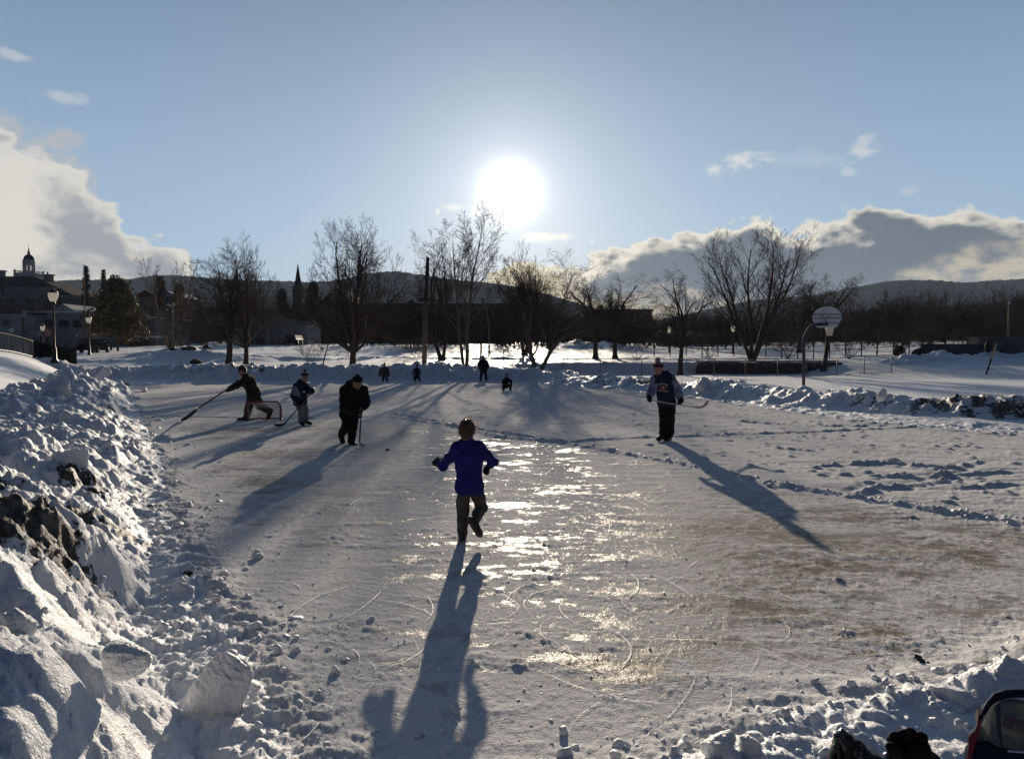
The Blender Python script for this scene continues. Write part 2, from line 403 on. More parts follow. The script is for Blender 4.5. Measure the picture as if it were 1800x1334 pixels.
DIRT = [(-4.4, 6.0, .72, 1.15), (-4.9, 7.0, .5, .9), (-3.0, 4.75, .6, .85), (-4.0, 8.4, .45, .9), (-4.3, 8.0, .5, .9), (-3.55, 6.4, .4, .9), (-3.35, 6.8, .35, .9), (-5.6, 10.2, .35, .6), (-9.4, 18, .9, .45), (-11.5, 24, 1.2, .5), (11.2, 20.6, 1.0, 1.15), (12.0, 19.6, 1.0, 1.2), (12.7, 18.9, .8, 1.15),
        (13.5, 18.2, .7, 1.05), (10.2, 21.9, .55, .9), (9.9, 22.6, .5, .7), (7.4, 30.3, .8, .7), (8.3, 29.0, .5, .8), (4.3, 36.8, 1.3, .85), (5.8, 34.3, 1.2, .85), (6.6, 32.4, .8, .7), (2.9, 40.5, 1.2, .6),
        (-17.5, 44.8, 1.5, .55), (-14.6, 44.9, 1.1, .8), (-15.8, 44.8, .8, .7), (-19.3, 44.8, 1.2, .6), (-12.9, 45.2, .6, .6), (-7, 45, .4, .4), (-1.2, 46.3, 1, .5), (-9.2, 33, 1, .3)]

def height(x, y):
    x = np.asarray(x, np.float32); y = np.asarray(y, np.float32)
    w1 = fbm(x * .9, y * .9, 3, 11); w2 = fbm(x * .9 + 9, y * .9, 3, 12)
    # broad land
    u = fbm(x * .06, y * .06, 3, 3); u2 = fbm(x * .22, y * .22, 3, 4)
    rise = 0.5 + 2.1 * np.clip((y - 47) / 75.0, 0, 1) + np.clip((y - 122) / 400, 0, 1) * 5
    left_land = rise + 0.28 * u + 0.10 * u2 + 0.22 * np.exp(-((y - 62 - 1.5 * u) / 1.0) ** 2) * (1 + .7 * fbm(x * 1.2, y * 1.2, 3, 91)) + 0.12 * np.exp(-((y - 76 - 3 * u) / 2.5) ** 2)
    kw = sst(x, 11.5, 13.0); step = sst(y, 53.8 + 2.1 * kw, 55.6 + 0.4 * w1 + .9 * kw)
    right_land = 0.10 + 0.05 * u2 + step * (0.78 + 0.3 * sst(y, 57, 66) + 1.4 * np.clip((y - 58) / 70.0, 0, 1)) + np.clip((y - 122) / 400, 0, 1) * 5 + step * .12 * u + 0.10 * w2 * step * (1 - sst(y, 60, 75))
    soft = 0.10 + 0.06 * u2 + 0.85 * sst(y, 44, 62) * (1 + .25 * u) + 1.5 * np.clip((y - 58) / 70, 0, 1) + np.clip((y - 122) / 400, 0, 1) * 5 + 0.35 * sst(x, 24, 32) * sst(y, 46, 56)
    kr = sst(x, 19.5, 23.5); right_land = right_land * (1 - kr) + soft * kr
    kl = sst(x, -1.5, 3.5); land = left_land * (1 - kl) + right_land * kl
    # the hill on the left
    hd = -(x + 0.52 * y) ; hill = 1.75 * sst(hd, 0.0, 5.5) * (0.50 + .50 * sst(y, 4, 34)) + 0.05 * u2
    hill = hill * (1 - sst(y, 46, 49.5 + .5 * w1) * .62)
    flat = np.where(hd > 0, np.maximum(hill, 0.05), 0.10 + 0.03 * u2)
    kf = sst(y, 43.5, 47.5); kf = np.where(hd > 0, sst(y, 46.5, 51), kf); z = flat * (1 - kf) + land * kf
    # plough heaps along the wall on the right
    heap = np.exp(-((y - 56.5 - .05 * (x - 30)) / 1.6) ** 2) * sst(x, 24, 29)
    z = z + heap * (0.42 + .5 * fbm(x * .55, y * .55, 4, 61) + .5 * lumps(x + .3 * w1, y + .3 * w2, .7, 62, .6))
    # a tall heap far left beside the boulders
    for hx, hy, hr, hh in ((-25.5, 63, 2.6, .9), (-20.8, 60.5, 2.0, .4), (7, 88, 4, .8), (11, 90, 3, .5), (-30, 70, 4, .6), (-4, 98, 4, .5), (-20, 92, 10, .4)):
        z = z + hh * np.exp(-(((x - hx) ** 2 + (y - hy) ** 2) / hr ** 2)) * (1 + .5 * w1)
    inside = in_poly(x, y, RINK)
    ed, _, _ = poly_dist(x, y, RINK + [RINK[0]]); sd = np.where(inside, ed, -ed)
    near = (y < 14)
    # loose rough snow round the rink
    fx = x + .05 * vn(x * 9, y * 9, 25) + .02 * vn(x * 30, y * 30, 27); fy = y + .05 * vn(x * 9 + 5, y * 9, 26) + .02 * vn(x * 30, y * 30 + 5, 28)
    rough = lumps(fx, fy, .34, 21, .22) * .18 + lumps(fx, fy, .15, 22, .25) * .28 + lumps(fx, fy, .07, 23, .45) * .30 + .075 * np.abs(fbm(x * 3.0, y * 4.2, 5, 29, .58)) + .035 * fbm(x * 7, y * 10, 4, 49, .6) + .014 * fbm(x * 30, y * 30, 3, 20)
    edge = (0.02 + rough * .8) * (1 - .5 * sst(x, -.3, .8) * (y < 6)) + .02 * fbm(x * 3, y * 3, 3, 24)
    z_out = np.where(y < 43.5, z * 1.0, z)
    ko = sst(-sd, -0.1, 0.9)
    blend_field = sst(-sd, 1.0, 3.0)
    # ice
    ri, rside, _ = poly_dist(x, y, RIDGE_R)
    north = (rside > 0) & (x > RIDGE[0][0])
    nk = np.where(north, sst(ri, 0.0, .6), 0) * sst(y, 6.5, 8.5)
    sx = x + .016 * vn(x * 38, y * 38, 42) + .006 * vn(x * 95, y * 95, 44); sy = y + .016 * vn(x * 38 + 7, y * 38, 43) + .006 * vn(x * 95, y * 95 + 3, 45)
    pat = np.clip(.55 + 1.3 * fbm(x * .9, y * 1.6, 3, 34), 0, 1)
    glaze = sst(fbm(x * 2.4 + .4 * w1, y * 4.2 + .4 * w2, 5, 57, .68), .03, .42); pat = pat * (1 - .55 * glaze)
    ice = .004 * fbm(x * 5, y * 5, 4, 31) * (1 - .5 * glaze) + .0085 * fbm(x * 22, y * 28, 4, 30) * (.25 + pat) + .005 * fbm(x * 70, y * 70, 2, 47) * (y < 9) * (1 - .6 * glaze) + .24 * np.maximum(lumps(sx, sy, .045, 32, .40) - .005, 0) * pat + .26 * np.maximum(lumps(sx, sy, .10, 33, .03) - .012, 0) * pat
    ice += .014 * np.maximum(fbm(x * 1.5 + 3, y * 5.0, 4, 35), 0)
    ice += nk * (.030 + .012 * fbm(x * 2.2, y * 2.2, 4, 36) + .008 * np.abs(fbm(x * 1.1, y * 4.0, 4, 46)) + .30 * lumps(sx, sy, .12, 37, .12))
    rn = 0.5 + .6 * vn(x * 1.3, y * 1.3, 38)
    ice += np.exp(-(ri / .07) ** 2) * np.maximum(.012 + .028 * rn, .003) + np.where(ri < .35, .38 * lumps(sx, sy, .11, 39, .6) * np.exp(-(ri / .14) ** 2), 0)
    li, _, _ = poly_dist(x, y, [(a, b) for a, b in LINE])
    ice += np.exp(-(li / .06) ** 2) * .032 * (1 + .5 * vn(x * 6, y * 6, 40))
    for T in TRACKS:
        ti, _, _ = poly_dist(x + .15 * w1, y + .15 * w2, T)
        ice += np.exp(-(ti / .055) ** 2) * np.maximum(.018 + .04 * vn(x * 5, y * 5, 41) + .02 * vn(x * 17, y * 17, 48), 0) - .012 * np.exp(-((ti - .14) / .07) ** 2)
    # near mound on the right
    md, mside, (mh, mw) = poly_dist(x, y, NEARR)
    zo_near = edge
    low = np.where(near | (hd < 0) & (y < 43.5), 0, 1)
    z = np.where(inside, ice + sst(-sd, -.45, 0) * edge, 0) + np.where(inside, 0, edge * (1 - blend_field) + blend_field * z)
    k = np.exp(-(md / np.maximum(mw, .1)) ** 2) * sst(4.6 - y, -1, .5) * sst(x, -.2, .5)
    z = z + k * mh * (.35 + 1.2 * np.clip(fbm(x * 2.5, y * 2.5, 3, 77) + .4, 0, 1)) + k * (.30 * lumps(fx, fy, .22, 71, .4) + .3 * lumps(fx, fy, .1, 72, .5))
    # banks
    bank = np.zeros_like(z); bmask = np.zeros_like(z)
    for B, sc_, seed in ((LEFT, 1.0, 100), (FAR, 1.0, 200), (RIGHT, .8, 300)):
        bd, bside, (bh, bw) = poly_dist(x + .30 * w1, y + .30 * w2, B)
        wv = bw * (1 + .22 * w2)
        wv = np.where(bside > 0, wv * (1.0 if seed != 100 else .9), wv) if seed == 100 else wv
        p = 1 - sst(bd / wv, .12, 1.0)
        m = p > 0.001
        hh = np.zeros_like(z)
        if m.any():
            X, Y = x[m], y[m]; q1, q2 = w1[m], w2[m]
            s1 = vn(X * 7, Y * 7, seed + 8); s2 = vn(X * 7 + 4, Y * 7, seed + 9); X = X + .035 * s1 + .012 * vn(X * 24, Y * 24, seed + 10); Y = Y + .035 * s2 + .012 * vn(X * 24 + 3, Y * 24, seed + 11); wx, wy = X + .16 * q1, Y + .16 * q2
            L = .16 * fbm(X * 3, Y * 3, 4, seed + 12) + .06 * fbm(X * 12, Y * 12, 4, seed + 13) + .28 * lumps(wx, wy, 1.1, seed + 1, .7) + .50 * lumps(wx, wy, .55, seed + 2, .7) + .70 * lumps(wx, wy, .27, seed + 3, .7) + .52 * lumps(X, Y, .13, seed + 4, .7)
            if seed == 100:
                L = L + .38 * lumps(X, Y, .06, seed + 5, .65) * (Y < 10) + .025 * fbm(X * 30, Y * 30, 3, seed + 14) * (Y < 8)
            e = .55 * p[m] + .45 * np.sqrt(p[m])
            hh[m] = bh[m] * e * (.70 + .28 * fbm(X * .7, Y * .7, 3, seed + 6)) + L * sc_ * np.minimum(1, p[m] * 3) * .75 * (1 - .45 * sst(5.2 - Y, 0, 1.2) * (seed == 100)) * (.35 + .65 * np.clip(bh[m], .3, 1.0)) 
        if seed == 100:                                # a dirty gully between the two near mounds
            gul = np.exp(-(((x + 4.2) / 1.5) ** 2 + ((y - 5.7) / .42) ** 2)) * .45
            gul += np.exp(-(((x + 2.55) / .6) ** 2 + ((y - 3.45) / .30) ** 2)) * .3
            hh = hh - gul * p
        bank = np.maximum(bank, hh); bmask = np.maximum(bmask, p)
    fb = sst(bmask, 0.0, .25)
    dd = np.zeros_like(z)
    for dx, dy, dr, ds in DIRT: dd = np.maximum(dd, ds * np.clip(1.25 - np.hypot(x - dx, y - dy) / dr, 0, 1))
    bank = bank + dd * bmask * (.07 * fbm(x * 6, y * 6, 4, 55, .6) + .05 * fbm(x * 19, y * 19, 3, 56, .6))
    z = np.maximum(z * (1 - .6 * fb), np.where(hd > .5, z * .8, 0) * fb) + bank
    # stains
    dirt = np.zeros_like(z)
    for dx, dy, dr, ds in DIRT:
        dirt = np.maximum(dirt, ds * np.clip(1.25 - np.hypot(x - dx, (y - dy)) / dr, 0, 1))
    dirt = dirt * (0.72 + .9 * fbm(x * 2.8, y * 2.8, 4, 51))
    rightbank = step * (1 - sst(y, 56.2, 57.5)) * (x > -1) * (x < 21) ; dirt = np.maximum(dirt, rightbank * (.35 + .5 * fbm(x * .5, y * .5, 3, 52)))
    icedirt = np.zeros_like(z)
    for dx, dy, dr in [tuple(gp(a, b)[:2]) + (r,) for a, b, r in ((1290, 1090, .8), (1500, 1110, .8), (1150, 1180, .5), (1760, 960, 1.6), (1600, 930, 1.6), (1400, 1000, 1.0), (480, 760, 2.2), (400, 860, 1.6), (340, 800, 1.5))]:
        icedirt = np.maximum(icedirt, np.exp(-(((x - dx) / (dr * 1.5)) ** 2 + ((y - dy) / dr) ** 2)))
    icedirt *= np.clip(.6 + .9 * fbm(x * 1.2, y * 1.2, 4, 53), 0, 1)
    dust = .50 - .42 * glaze + .18 * fbm(x * .35, y * .8, 4, 54) + .6 * nk + .5 * np.exp(-(ri / .25) ** 2) + .5 * sst(-sd, -1.2, 0) + .012 * np.clip(y - 8, 0, 25) - .4 * icedirt
    far = (~inside) & (bmask < .02)
    return z, inside, bmask, np.where(inside, icedirt, dirt), dust, far

def zat(x, y): return float(height(np.array([x], np.float32), np.array([y], np.float32))[0][0])

HILL_T = [(-900, 520), (-300, 505), (0, 502), (150, 500), (235, 497), (270, 491), (330, 492), (400, 499), (480, 501), (540, 504), (600, 499), (645, 487), (690, 483), (740, 490), (800, 499), (880, 506), (950, 518), (1030, 540), (1090, 556),
          (1160, 566), (1250, 546), (1330, 532), (1440, 524), (1510, 511), (1570, 501), (1640, 499), (1700, 504), (1800, 495), (2100, 490), (2700, 500)]
WOOD_T = [(-900, 545), (0, 545), (200, 540), (400, 542), (620, 548), (900, 556), (1020, 568), (1130, 575), (1260, 578), (1420, 560), (1560, 542), (1680, 535), (1800, 528), (2200, 515), (2700, 520)]
def far_height(x, y):
    r = np.hypot(x, y); az = np.arctan2(x, y)
    def prof(T):
        A = [math.atan2(ray(a, b).x, ray(a, b).y) for a, b in T]; E = [ray(a, b).z / math.hypot(ray(a, b).x, ray(a, b).y) for a, b in T]
        return np.interp(az, A, E)
    eh = prof(HILL_T); ew = prof(WOOD_T)
    R1, R2 = 330.0, 1700.0
    base = 2.6 + np.clip((r - 122) / 400, 0, 1) * 4
    zw = (ew * R1 + EYE) ; zh = (eh * R2 + EYE)
    n = fbm(x * .02, y * .02, 4, 401); t = fbm(x * .16, y * .16, 3, 402)
    z = base + (zw - base) * sst(r, 200, R1) * (1 - .55 * sst(r, R1, 600)) + n * 1.5 * sst(r, 210, 300)
    z = z + np.maximum(zh - z, 0) * sst(r, 650, R2) * (1 - .5 * sst(r, R2, 2600))
    z = z + sst(r, 700, 1300) * (fbm(x * .004, y * .004, 4, 403) * 9 * (1 - sst(r, 1350, R2) * .8) + t * 2.6)
    return z

def build_ground():
    PY = -1.5
    r = [0.9]
    while r[-1] < 3000:
        q = r[-1]; k = 235 if q < 52 else (235 - 165 * min(1, (q - 52) / 40.0)); r.append(q + max(q / k, .006))
    r = np.array(r); th = np.arange(-math.radians(59), math.radians(59), .00152)
    R, T = np.meshgrid(r, th, indexing='ij'); x = (R * np.sin(T)).ravel().astype(np.float32); y = (R * np.cos(T) + PY).ravel().astype(np.float32)
    nr, nt = len(r), len(th)
    nfar = int(np.searchsorted(r, 190.0))
    z = np.zeros(x.shape, np.float32); ins = np.zeros(x.shape, bool); bm = np.zeros_like(z); dirt = np.zeros_like(z); dust = np.zeros_like(z)
    CH = 60
    for i in range(0, nfar, CH):
        s = slice(i * nt, min(nfar, i + CH) * nt)
        z[s], ins[s], bm[s], dirt[s], dust[s], _ = height(x[s], y[s])
    s = slice((nfar - 30) * nt, None)
    zf = far_height(x[s], y[s]); kk = sst(np.hypot(x[s], y[s]), 165, 200)
    zz = z[s].copy(); zz[30 * nt:] = zf[30 * nt:]
    z[s] = zz * (1 - kk) + zf * kk
    V = np.stack([x, y, z], 1)
    I = np.arange(nr * nt).reshape(nr, nt)
    Q = np.stack([I[:-1, :-1], I[:-1, 1:], I[1:, 1:], I[1:, :-1]], -1).reshape(-1, 4)[:, ::-1]
    fr = R[:-1, :-1].ravel(); fin = ins[Q].all(1); fb = bm[Q].mean(1) > .04; fy = y[Q[:, 0]]
    sel_ice = fin & ~fb; sel_bank = fb & (fr < 70); sel_hill = fr > 215; sel_field = ~(sel_ice | sel_bank | sel_hill)
    def sub(name, sel, m):
        q = Q[sel]; u, inv = np.unique(q, return_inverse=True)
        me = mesh_np(name, V[u], inv.reshape(-1, 4), True)
        point_attr(me, 'dirt', dirt[u]); point_attr(me, 'dust', dust[u])
        o = link(name, me, m); o['kind'] = 'structure'; return o
    sub('rink_ice', sel_ice, M_ICE); sub('snow_bank', sel_bank, M_BANK); sub('snow_ground', sel_field, M_SNOW)
    sub('hills', sel_hill, mat("wooded_hills", (0.030, 0.032, 0.030), 0.95, 0.25, .05, coords='Object', spec=0.0, col2=(0.085, 0.080, 0.075)))
build_ground()
# ------------------------------------------------------------------ haze: the cold air between here and the hills
def build_haze():
    b = MB().box((0, 1600, 129.0), (6800, 3400, 262.0))
    m = bpy.data.materials.new("haze"); m.use_nodes = True; t = m.node_tree; t.nodes.clear()
    v = t.nodes.new('ShaderNodeVolumePrincipled'); o = t.nodes.new('ShaderNodeOutputMaterial')
    v.inputs['Color'].default_value = (0.55, 0.74, 1.0, 1); v.inputs['Density'].default_value = 0.00013; v.inputs['Anisotropy'].default_value = 0.0
    t.links.new(v.outputs[0], o.inputs['Volume'])
    tag(b.build('haze', m), kind='stuff')
build_haze()

# ------------------------------------------------------------------ trees
M_BARK = mat("tree_bark", (0.055, 0.044, 0.036), 0.9, 0.3, 14, bump=0.5, bscale=30, spec=0.1)
M_BARKP = mat("pale_bark", (0.13, 0.105, 0.085), 0.9, 0.3, 10, bump=0.5, bscale=25, spec=0.1)
M_TWIG = mat("twigs", (0.060, 0.046, 0.038), 0.9, 0.25, 6, spec=0.1)
M_TWIGP = mat("pale_twigs", (0.115, 0.088, 0.066), 0.9, 0.25, 6, spec=0.1)
M_NEEDLE = mat("needles", (0.022, 0.030, 0.016), 0.8, 0.35, 3, spec=0.15)
M_NEEDLEB = mat("brown_needles", (0.125, 0.098, 0.048), 0.8, 0.35, 3, spec=0.15)
M_WOODS = mat("far_woods", (0.050, 0.038, 0.030), 0.95, 0.4, .3, spec=0.0)

def tubes_np(P0, P1, R0, R1, n):
    P0 = np.asarray(P0, np.float32); P1 = np.asarray(P1, np.float32); R0 = np.asarray(R0, np.float32); R1 = np.asarray(R1, np.float32)
    d = P1 - P0; d /= np.maximum(np.linalg.norm(d, axis=1, keepdims=True), 1e-9)
    ref = np.where(np.abs(d[:, 2:3]) < .9, np.array([[0, 0, 1.0]]), np.array([[1.0, 0, 0]]))
    u = np.cross(d, ref); u /= np.maximum(np.linalg.norm(u, axis=1, keepdims=True), 1e-9); w = np.cross(d, u)
    a = np.arange(n) * 2 * math.pi / n
    off = u[:, None, :] * np.cos(a)[None, :, None] + w[:, None, :] * np.sin(a)[None, :, None]
    V = np.concatenate([P0[:, None] + off * R0[:, None, None], P1[:, None] + off * R1[:, None, None]], 1).reshape(-1, 3)
    b = (np.arange(len(P0)) * 2 * n)[:, None]; k = np.arange(n)
    Q = np.stack([b + k, b + (k + 1) % n, b + n + (k + 1) % n, b + n + k], -1).reshape(-1, 4)
    return V, Q

def grow(rng, style):
    """branch segments of a bare tree of unit size: rows of x0 y0 z0 x1 y1 z1 r0 r1 level"""
    S = []
    st = dict(levels=4, stems=1, trunk=.25, limbs=9, lean=(15, 48), wob=.16, up=.05, ratio=.62, kids=(9, 7, 6, 4), ang=(28, 55), r=.016, rr=.52, seg=(8, 7, 5, 4, 3), first=.25, twigr=.00078)
    st.update(style)
    def perp(d):
        ax = abs(d[2]) < .9 and (0, 0, 1) or (1, 0, 0)
        u = np.cross(d, ax); u /= np.linalg.norm(u); return u, np.cross(d, u)
    def branch(p, d, L, r, lv):
        n = st['seg'][min(lv, len(st['seg']) - 1)]; pts = []; rad = []
        q = p; dd = d
        up = st['up'] * (1 if lv else .3); wob = st['wob'] * (1 if lv else .5)
        for i in range(n):
            dd = dd + rng.normal(0, wob, 3) + np.array((0, 0, up)); dd = dd / math.sqrt(dd @ dd)
            q2 = q + dd * (L / n)
            ra = r * (1 - .80 * i / n); rb = r * (1 - .80 * (i + 1) / n)
            S.append((q[0], q[1], q[2], q2[0], q2[1], q2[2], max(ra, st['twigr']), max(rb, st['twigr']), lv))
            q = q2; pts.append((q, dd, rb))
        if lv >= st['levels']: return
        k = st['kids'][min(lv, len(st['kids']) - 1)]
        k = max(1, int(round(k * rng.uniform(.8, 1.2))))
        ph = rng.uniform(0, 6.28)
        for j in range(k):
            f = st['first'] + (1 - st['first']) * (j + rng.uniform(.2, .8)) / k
            i = min(n - 1, int(f * n)); q, dd, rb = pts[i]
            q0 = pts[i - 1][0] if i else p
            t = rng.uniform(0, 1); q = q0 * (1 - t) + q * t
            a = math.radians(rng.uniform(*st['ang'])) * (.7 if f > .93 else 1)
            ph += 2.4 + rng.normal(0, .4); u, w = perp(dd)
            nd = dd * math.cos(a) + (u * math.cos(ph) + w * math.sin(ph)) * math.sin(a)
            branch(q, nd, L * st['ratio'] * (1.12 - .55 * f) * rng.uniform(.85, 1.12), max(rb * st['rr'] * rng.uniform(.8, 1.1), st['twigr']), lv + 1)
    for s in range(st['stems']):
        az = rng.uniform(0, 6.28) if st['stems'] == 1 else (s + rng.uniform(-.2, .2)) * 6.28 / st['stems'] + st.get('phase', 0)
        ln = math.radians(rng.uniform(*st.get('stemlean', (0, 4))))
        d = np.array((math.sin(ln) * math.cos(az), math.sin(ln) * math.sin(az), math.cos(ln)))
        p = np.array((.012 * math.cos(az), .012 * math.sin(az), 0.0)) * (st['stems'] > 1)
        r = st['r'] * rng.uniform(.8, 1.1); T = st['trunk']
        if T <= 0: branch(p, d, 1.0, r, 0); continue
        q = p; dd = d; n = 5
        for i in range(n):
            dd = dd + rng.normal(0, st.get('twob', .05), 3); dd /= np.linalg.norm(dd); q2 = q + dd * T / n
            fl = 1 + .55 * max(0, 1 - i * 1.2) if i == 0 else 1
            S.append((*q, *q2, r * (1.5 if i == 0 else 1 - .05 * i), r * (1 - .05 * (i + 1)), 0)); q = q2
        k = st['limbs']; ph = rng.uniform(0, 6.28)
        for j in range(k):
            f = (j + .5) / k; a = math.radians(st['lean'][1] + (st['lean'][0] - st['lean'][1]) * f + rng.uniform(-7, 7))
            ph += 2.4 + rng.normal(0, .3); nd = np.array((math.sin(a) * math.cos(ph), math.sin(a) * math.sin(ph), math.cos(a)))
            back = (1 - f) * .25 * T
            branch(q - dd * back, nd, (1 - T) * (.75 + .3 * f) * rng.uniform(.9, 1.1), r * (.42 + .25 * f) * rng.uniform(.85, 1.1), 1)
        branch(q, dd, (1 - T), r * .72, 1)
    return np.array(S, np.float32)

STY = {
    'vase': dict(limbs=12, lean=(8, 74), trunk=.15, kids=(11, 10, 8, 6), up=.035, wob=.13, ratio=.50, r=.029),
    'crook': dict(limbs=8, lean=(15, 60), trunk=.26, kids=(9, 9, 8, 6), up=.02, wob=.24, ratio=.50, r=.031, ang=(30, 65)),
    'fork': dict(stems=2, stemlean=(12, 22), trunk=.22, limbs=6, lean=(8, 42), kids=(9, 9, 8, 6), up=.05, wob=.17, ratio=.52, r=.026),
    'tall': dict(stems=1, trunk=0, kids=(17, 10, 7, 5), up=.07, wob=.10, ratio=.46, r=.023, first=.22, ang=(22, 42), levels=4),
    'clump': dict(stems=6, stemlean=(6, 22), trunk=0, kids=(16, 10, 7, 4), up=.06, wob=.09, ratio=.40, r=.018, first=.22, ang=(18, 36), levels=3),
    'bush': dict(stems=9, stemlean=(8, 48), trunk=0, kids=(8, 6, 4), up=.03, wob=.15, ratio=.45, r=.010, first=.2, ang=(20, 45), levels=3, twigr=.0016),
    'young': dict(stems=1, trunk=0, kids=(11, 6, 4), up=.05, wob=.12, ratio=.45, r=.016, first=.35, ang=(25, 50), levels=3),
}
def fit(S, base, top_px, left_px, right_px, Y, rot=0.0, depth=1.0):
    """scale a unit tree so that it stands at `base` and reaches the real height and width of the tree in the photograph"""
    c, s = math.cos(rot), math.sin(rot); S = S.copy()
    for k in (0, 3):
        x, y = S[:, k].copy(), S[:, k + 1].copy(); S[:, k] = x * c - y * s; S[:, k + 1] = x * s + y * c
    zt = np.percentile(S[:, 5], 99.4); H = at(900, top_px, Y).z - base.z
    xs = np.percentile(S[:, 3], [4.5, 95.5]); m = Y / F
    wl = max((base.x - (left_px - CX) * m), .2); wr = max(((right_px - CX) * m - base.x), .2)
    kz = H / zt; kl = wl / max(-xs[0], .02); kr = wr / max(xs[1], .02); ky = (kl + kr) / 2 * depth
    for k in (0, 3):
        x = S[:, k]; S[:, k] = np.where(x < 0, x * kl, x * kr); S[:, k + 1] *= ky; S[:, k + 2] *= kz
    S[:, 6:8] *= kz
    S[:, [0, 3]] += base.x; S[:, [1, 4]] += base.y; S[:, [2, 5]] += base.z
    return S

def tree_mesh(name, S, parent, trunk_m, twig_m, tl=1):
    a = S[S[:, 8] <= tl]; b = S[S[:, 8] > tl]
    ob = []
    for nm, q, m, n in (('trunk', a, trunk_m, 7), ('crown', b, twig_m, 3)):
        if not len(q): continue
        V, Qd = tubes_np(q[:, 0:3], q[:, 3:6], q[:, 6], q[:, 7], n)
        ob.append(link(nm, mesh_np(nm, V, Qd, True), m, parent))
    return ob

def bare_tree(name, label, seed, style, bx, by, top, left, right, Y, m=M_BARK, tw=M_TWIG, group='bare trees round the rink', cat='tree', tl=1, depth=1.0, **kw):
    rng = np.random.default_rng(seed); st = dict(STY[style]); st.update(kw)
    p = at(bx, by, Y); p.z = zat(p.x, p.y) - .05
    S = fit(grow(rng, st), p, top, left, right, Y, 0, depth)
    root = empty(name, p, label, cat, group)
    tree_mesh(name, S, root, m, tw, tl)
    return root

def leaf_tris(rng, C, size, n):                        # n small needle tufts about each centre
    C = np.repeat(np.asarray(C, np.float32), n, 0); k = len(C)
    a = rng.normal(0, 1, (k, 3)); a /= np.linalg.norm(a, axis=1, keepdims=True); b = rng.normal(0, 1, (k, 3)); b -= a * (a * b).sum(1, keepdims=True); b /= np.linalg.norm(b, axis=1, keepdims=True)
    c = C + rng.normal(0, size * .7, (k, 3)); s = size * rng.uniform(.5, 1.2, (k, 1))
    V = np.stack([c + a * s, c - a * s * .6 + b * s * .28, c - a * s * .6 - b * s * .28], 1).reshape(-1, 3)
    return V, np.arange(3 * k).reshape(-1, 3)

def conifer(name, label, seed, bx, by, top, left, right, Y, kind='spruce', m=None, group='evergreens by the town'):
    rng = np.random.default_rng(seed); p = at(bx, by, Y)
    p.z = zat(p.x, p.y) - .05 if Y < 180 else 3.0
    H = at(900, top, Y).z - p.z; W = (right - left) * Y / F / 2
    root = empty(name, p, label, 'tree', group)
    S = [(p.x, p.y, p.z, p.x, p.y, p.z + H * .98, H * .018, .01)]
    C = []; n = 34 if kind == 'spruce' else 26
    for i in range(n):
        f = (i + rng.uniform(0, 1)) / n; z0 = (.10 if kind == 'spruce' else .22) + f * (.88 if kind == 'spruce' else .74)
        prof = (1 - z0) ** .9 * 1.05 + .01 if kind == 'spruce' else (math.sin(min(1, (1 - z0) * 1.1) * math.pi * .5) ** 1.0 * rng.uniform(.45, 1.1))
        for j in range(5):
            a = rng.uniform(0, 6.28); L = W * prof * rng.uniform(.7, 1.1); dz = -.22 * L if kind == 'spruce' else rng.uniform(-.12, .16) * L
            q0 = np.array((p.x, p.y, p.z + z0 * H)); q1 = q0 + np.array((math.cos(a) * L, math.sin(a) * L, dz))
            S.append((*q0, *q1, .012 * H * (1 - z0) + .01, .008))
            for t in np.arange(.25, 1.02, .11 if kind == 'spruce' else .09): C.append(q0 * (1 - t) + q1 * t + rng.normal(0, .05 * W, 3))
    S = np.array(S, np.float32); V, Q = tubes_np(S[:, :3], S[:, 3:6], S[:, 6], S[:, 7], 5)
    link('trunk', mesh_np('trunk', V, Q, True), M_BARK, root)
    V, Q = leaf_tris(rng, C, W * (.085 if kind == 'spruce' else .085), 11 if kind == 'spruce' else 7)
    link('crown', mesh_np('crown', V, Q), m or M_NEEDLE, root)
    return root

B = bare_tree
B('bare_tree', 'wide bare tree with thick trunk and the broadest fan crown, behind the man in black', 5, 'vase', 620, 645, 384, 536, 712, 52, kids=(11, 11, 9, 6))
B('bare_tree', 'dark round-crowned bare tree behind the player in the camouflage jacket', 12, 'vase', 432, 638, 424, 346, 484, 55, trunk=.22)
B('bare_tree', 'leaning bare tree with split grey trunk just left of the dark round-crowned one', 13, 'crook', 403, 640, 440, 345, 440, 56, lean=(10, 50))
B('bare_tree', 'tallest pale bare tree with twin stems, right below the sun', 3, 'tall', 818, 650, 362, 742, 876, 50, m=M_BARKP, tw=M_TWIGP, stems=2, stemlean=(3, 14), kids=(14, 8, 6, 3), r=.016)
B('bare_tree', 'short fork-trunked bare tree between the split utility pole and the tallest pale tree', 8, 'fork', 778, 634, 428, 716, 815, 60, phase=.2, kids=(8, 7, 6, 4), r=.020)
B('bare_tree', 'bare tree with trunk forked wide in a V above the kneeling child', 22, 'fork', 945, 655, 440, 888, 1052, 51, phase=0.0, stemlean=(16, 26), m=M_BARKP)
B('bare_tree', 'small bare tree leaning left, left one of the pair before the snow heap', 31, 'crook', 1047, 635, 492, 1000, 1090, 62, trunk=.36)
B('bare_tree', 'small bare tree leaning right, right one of the pair before the snow heap', 33, 'crook', 1081, 635, 486, 1040, 1142, 62, trunk=.34)
B('bare_tree', 'crooked apple-like bare tree right behind the skater in the maroon hat', 41, 'crook', 1195, 655, 478, 1138, 1256, 53, trunk=.34, twob=.03)
B('bare_tree', 'tall fan-shaped bare tree with many stems left of the basketball hoop', 52, 'clump', 1322, 634, 402, 1256, 1416, 60, depth=.8)
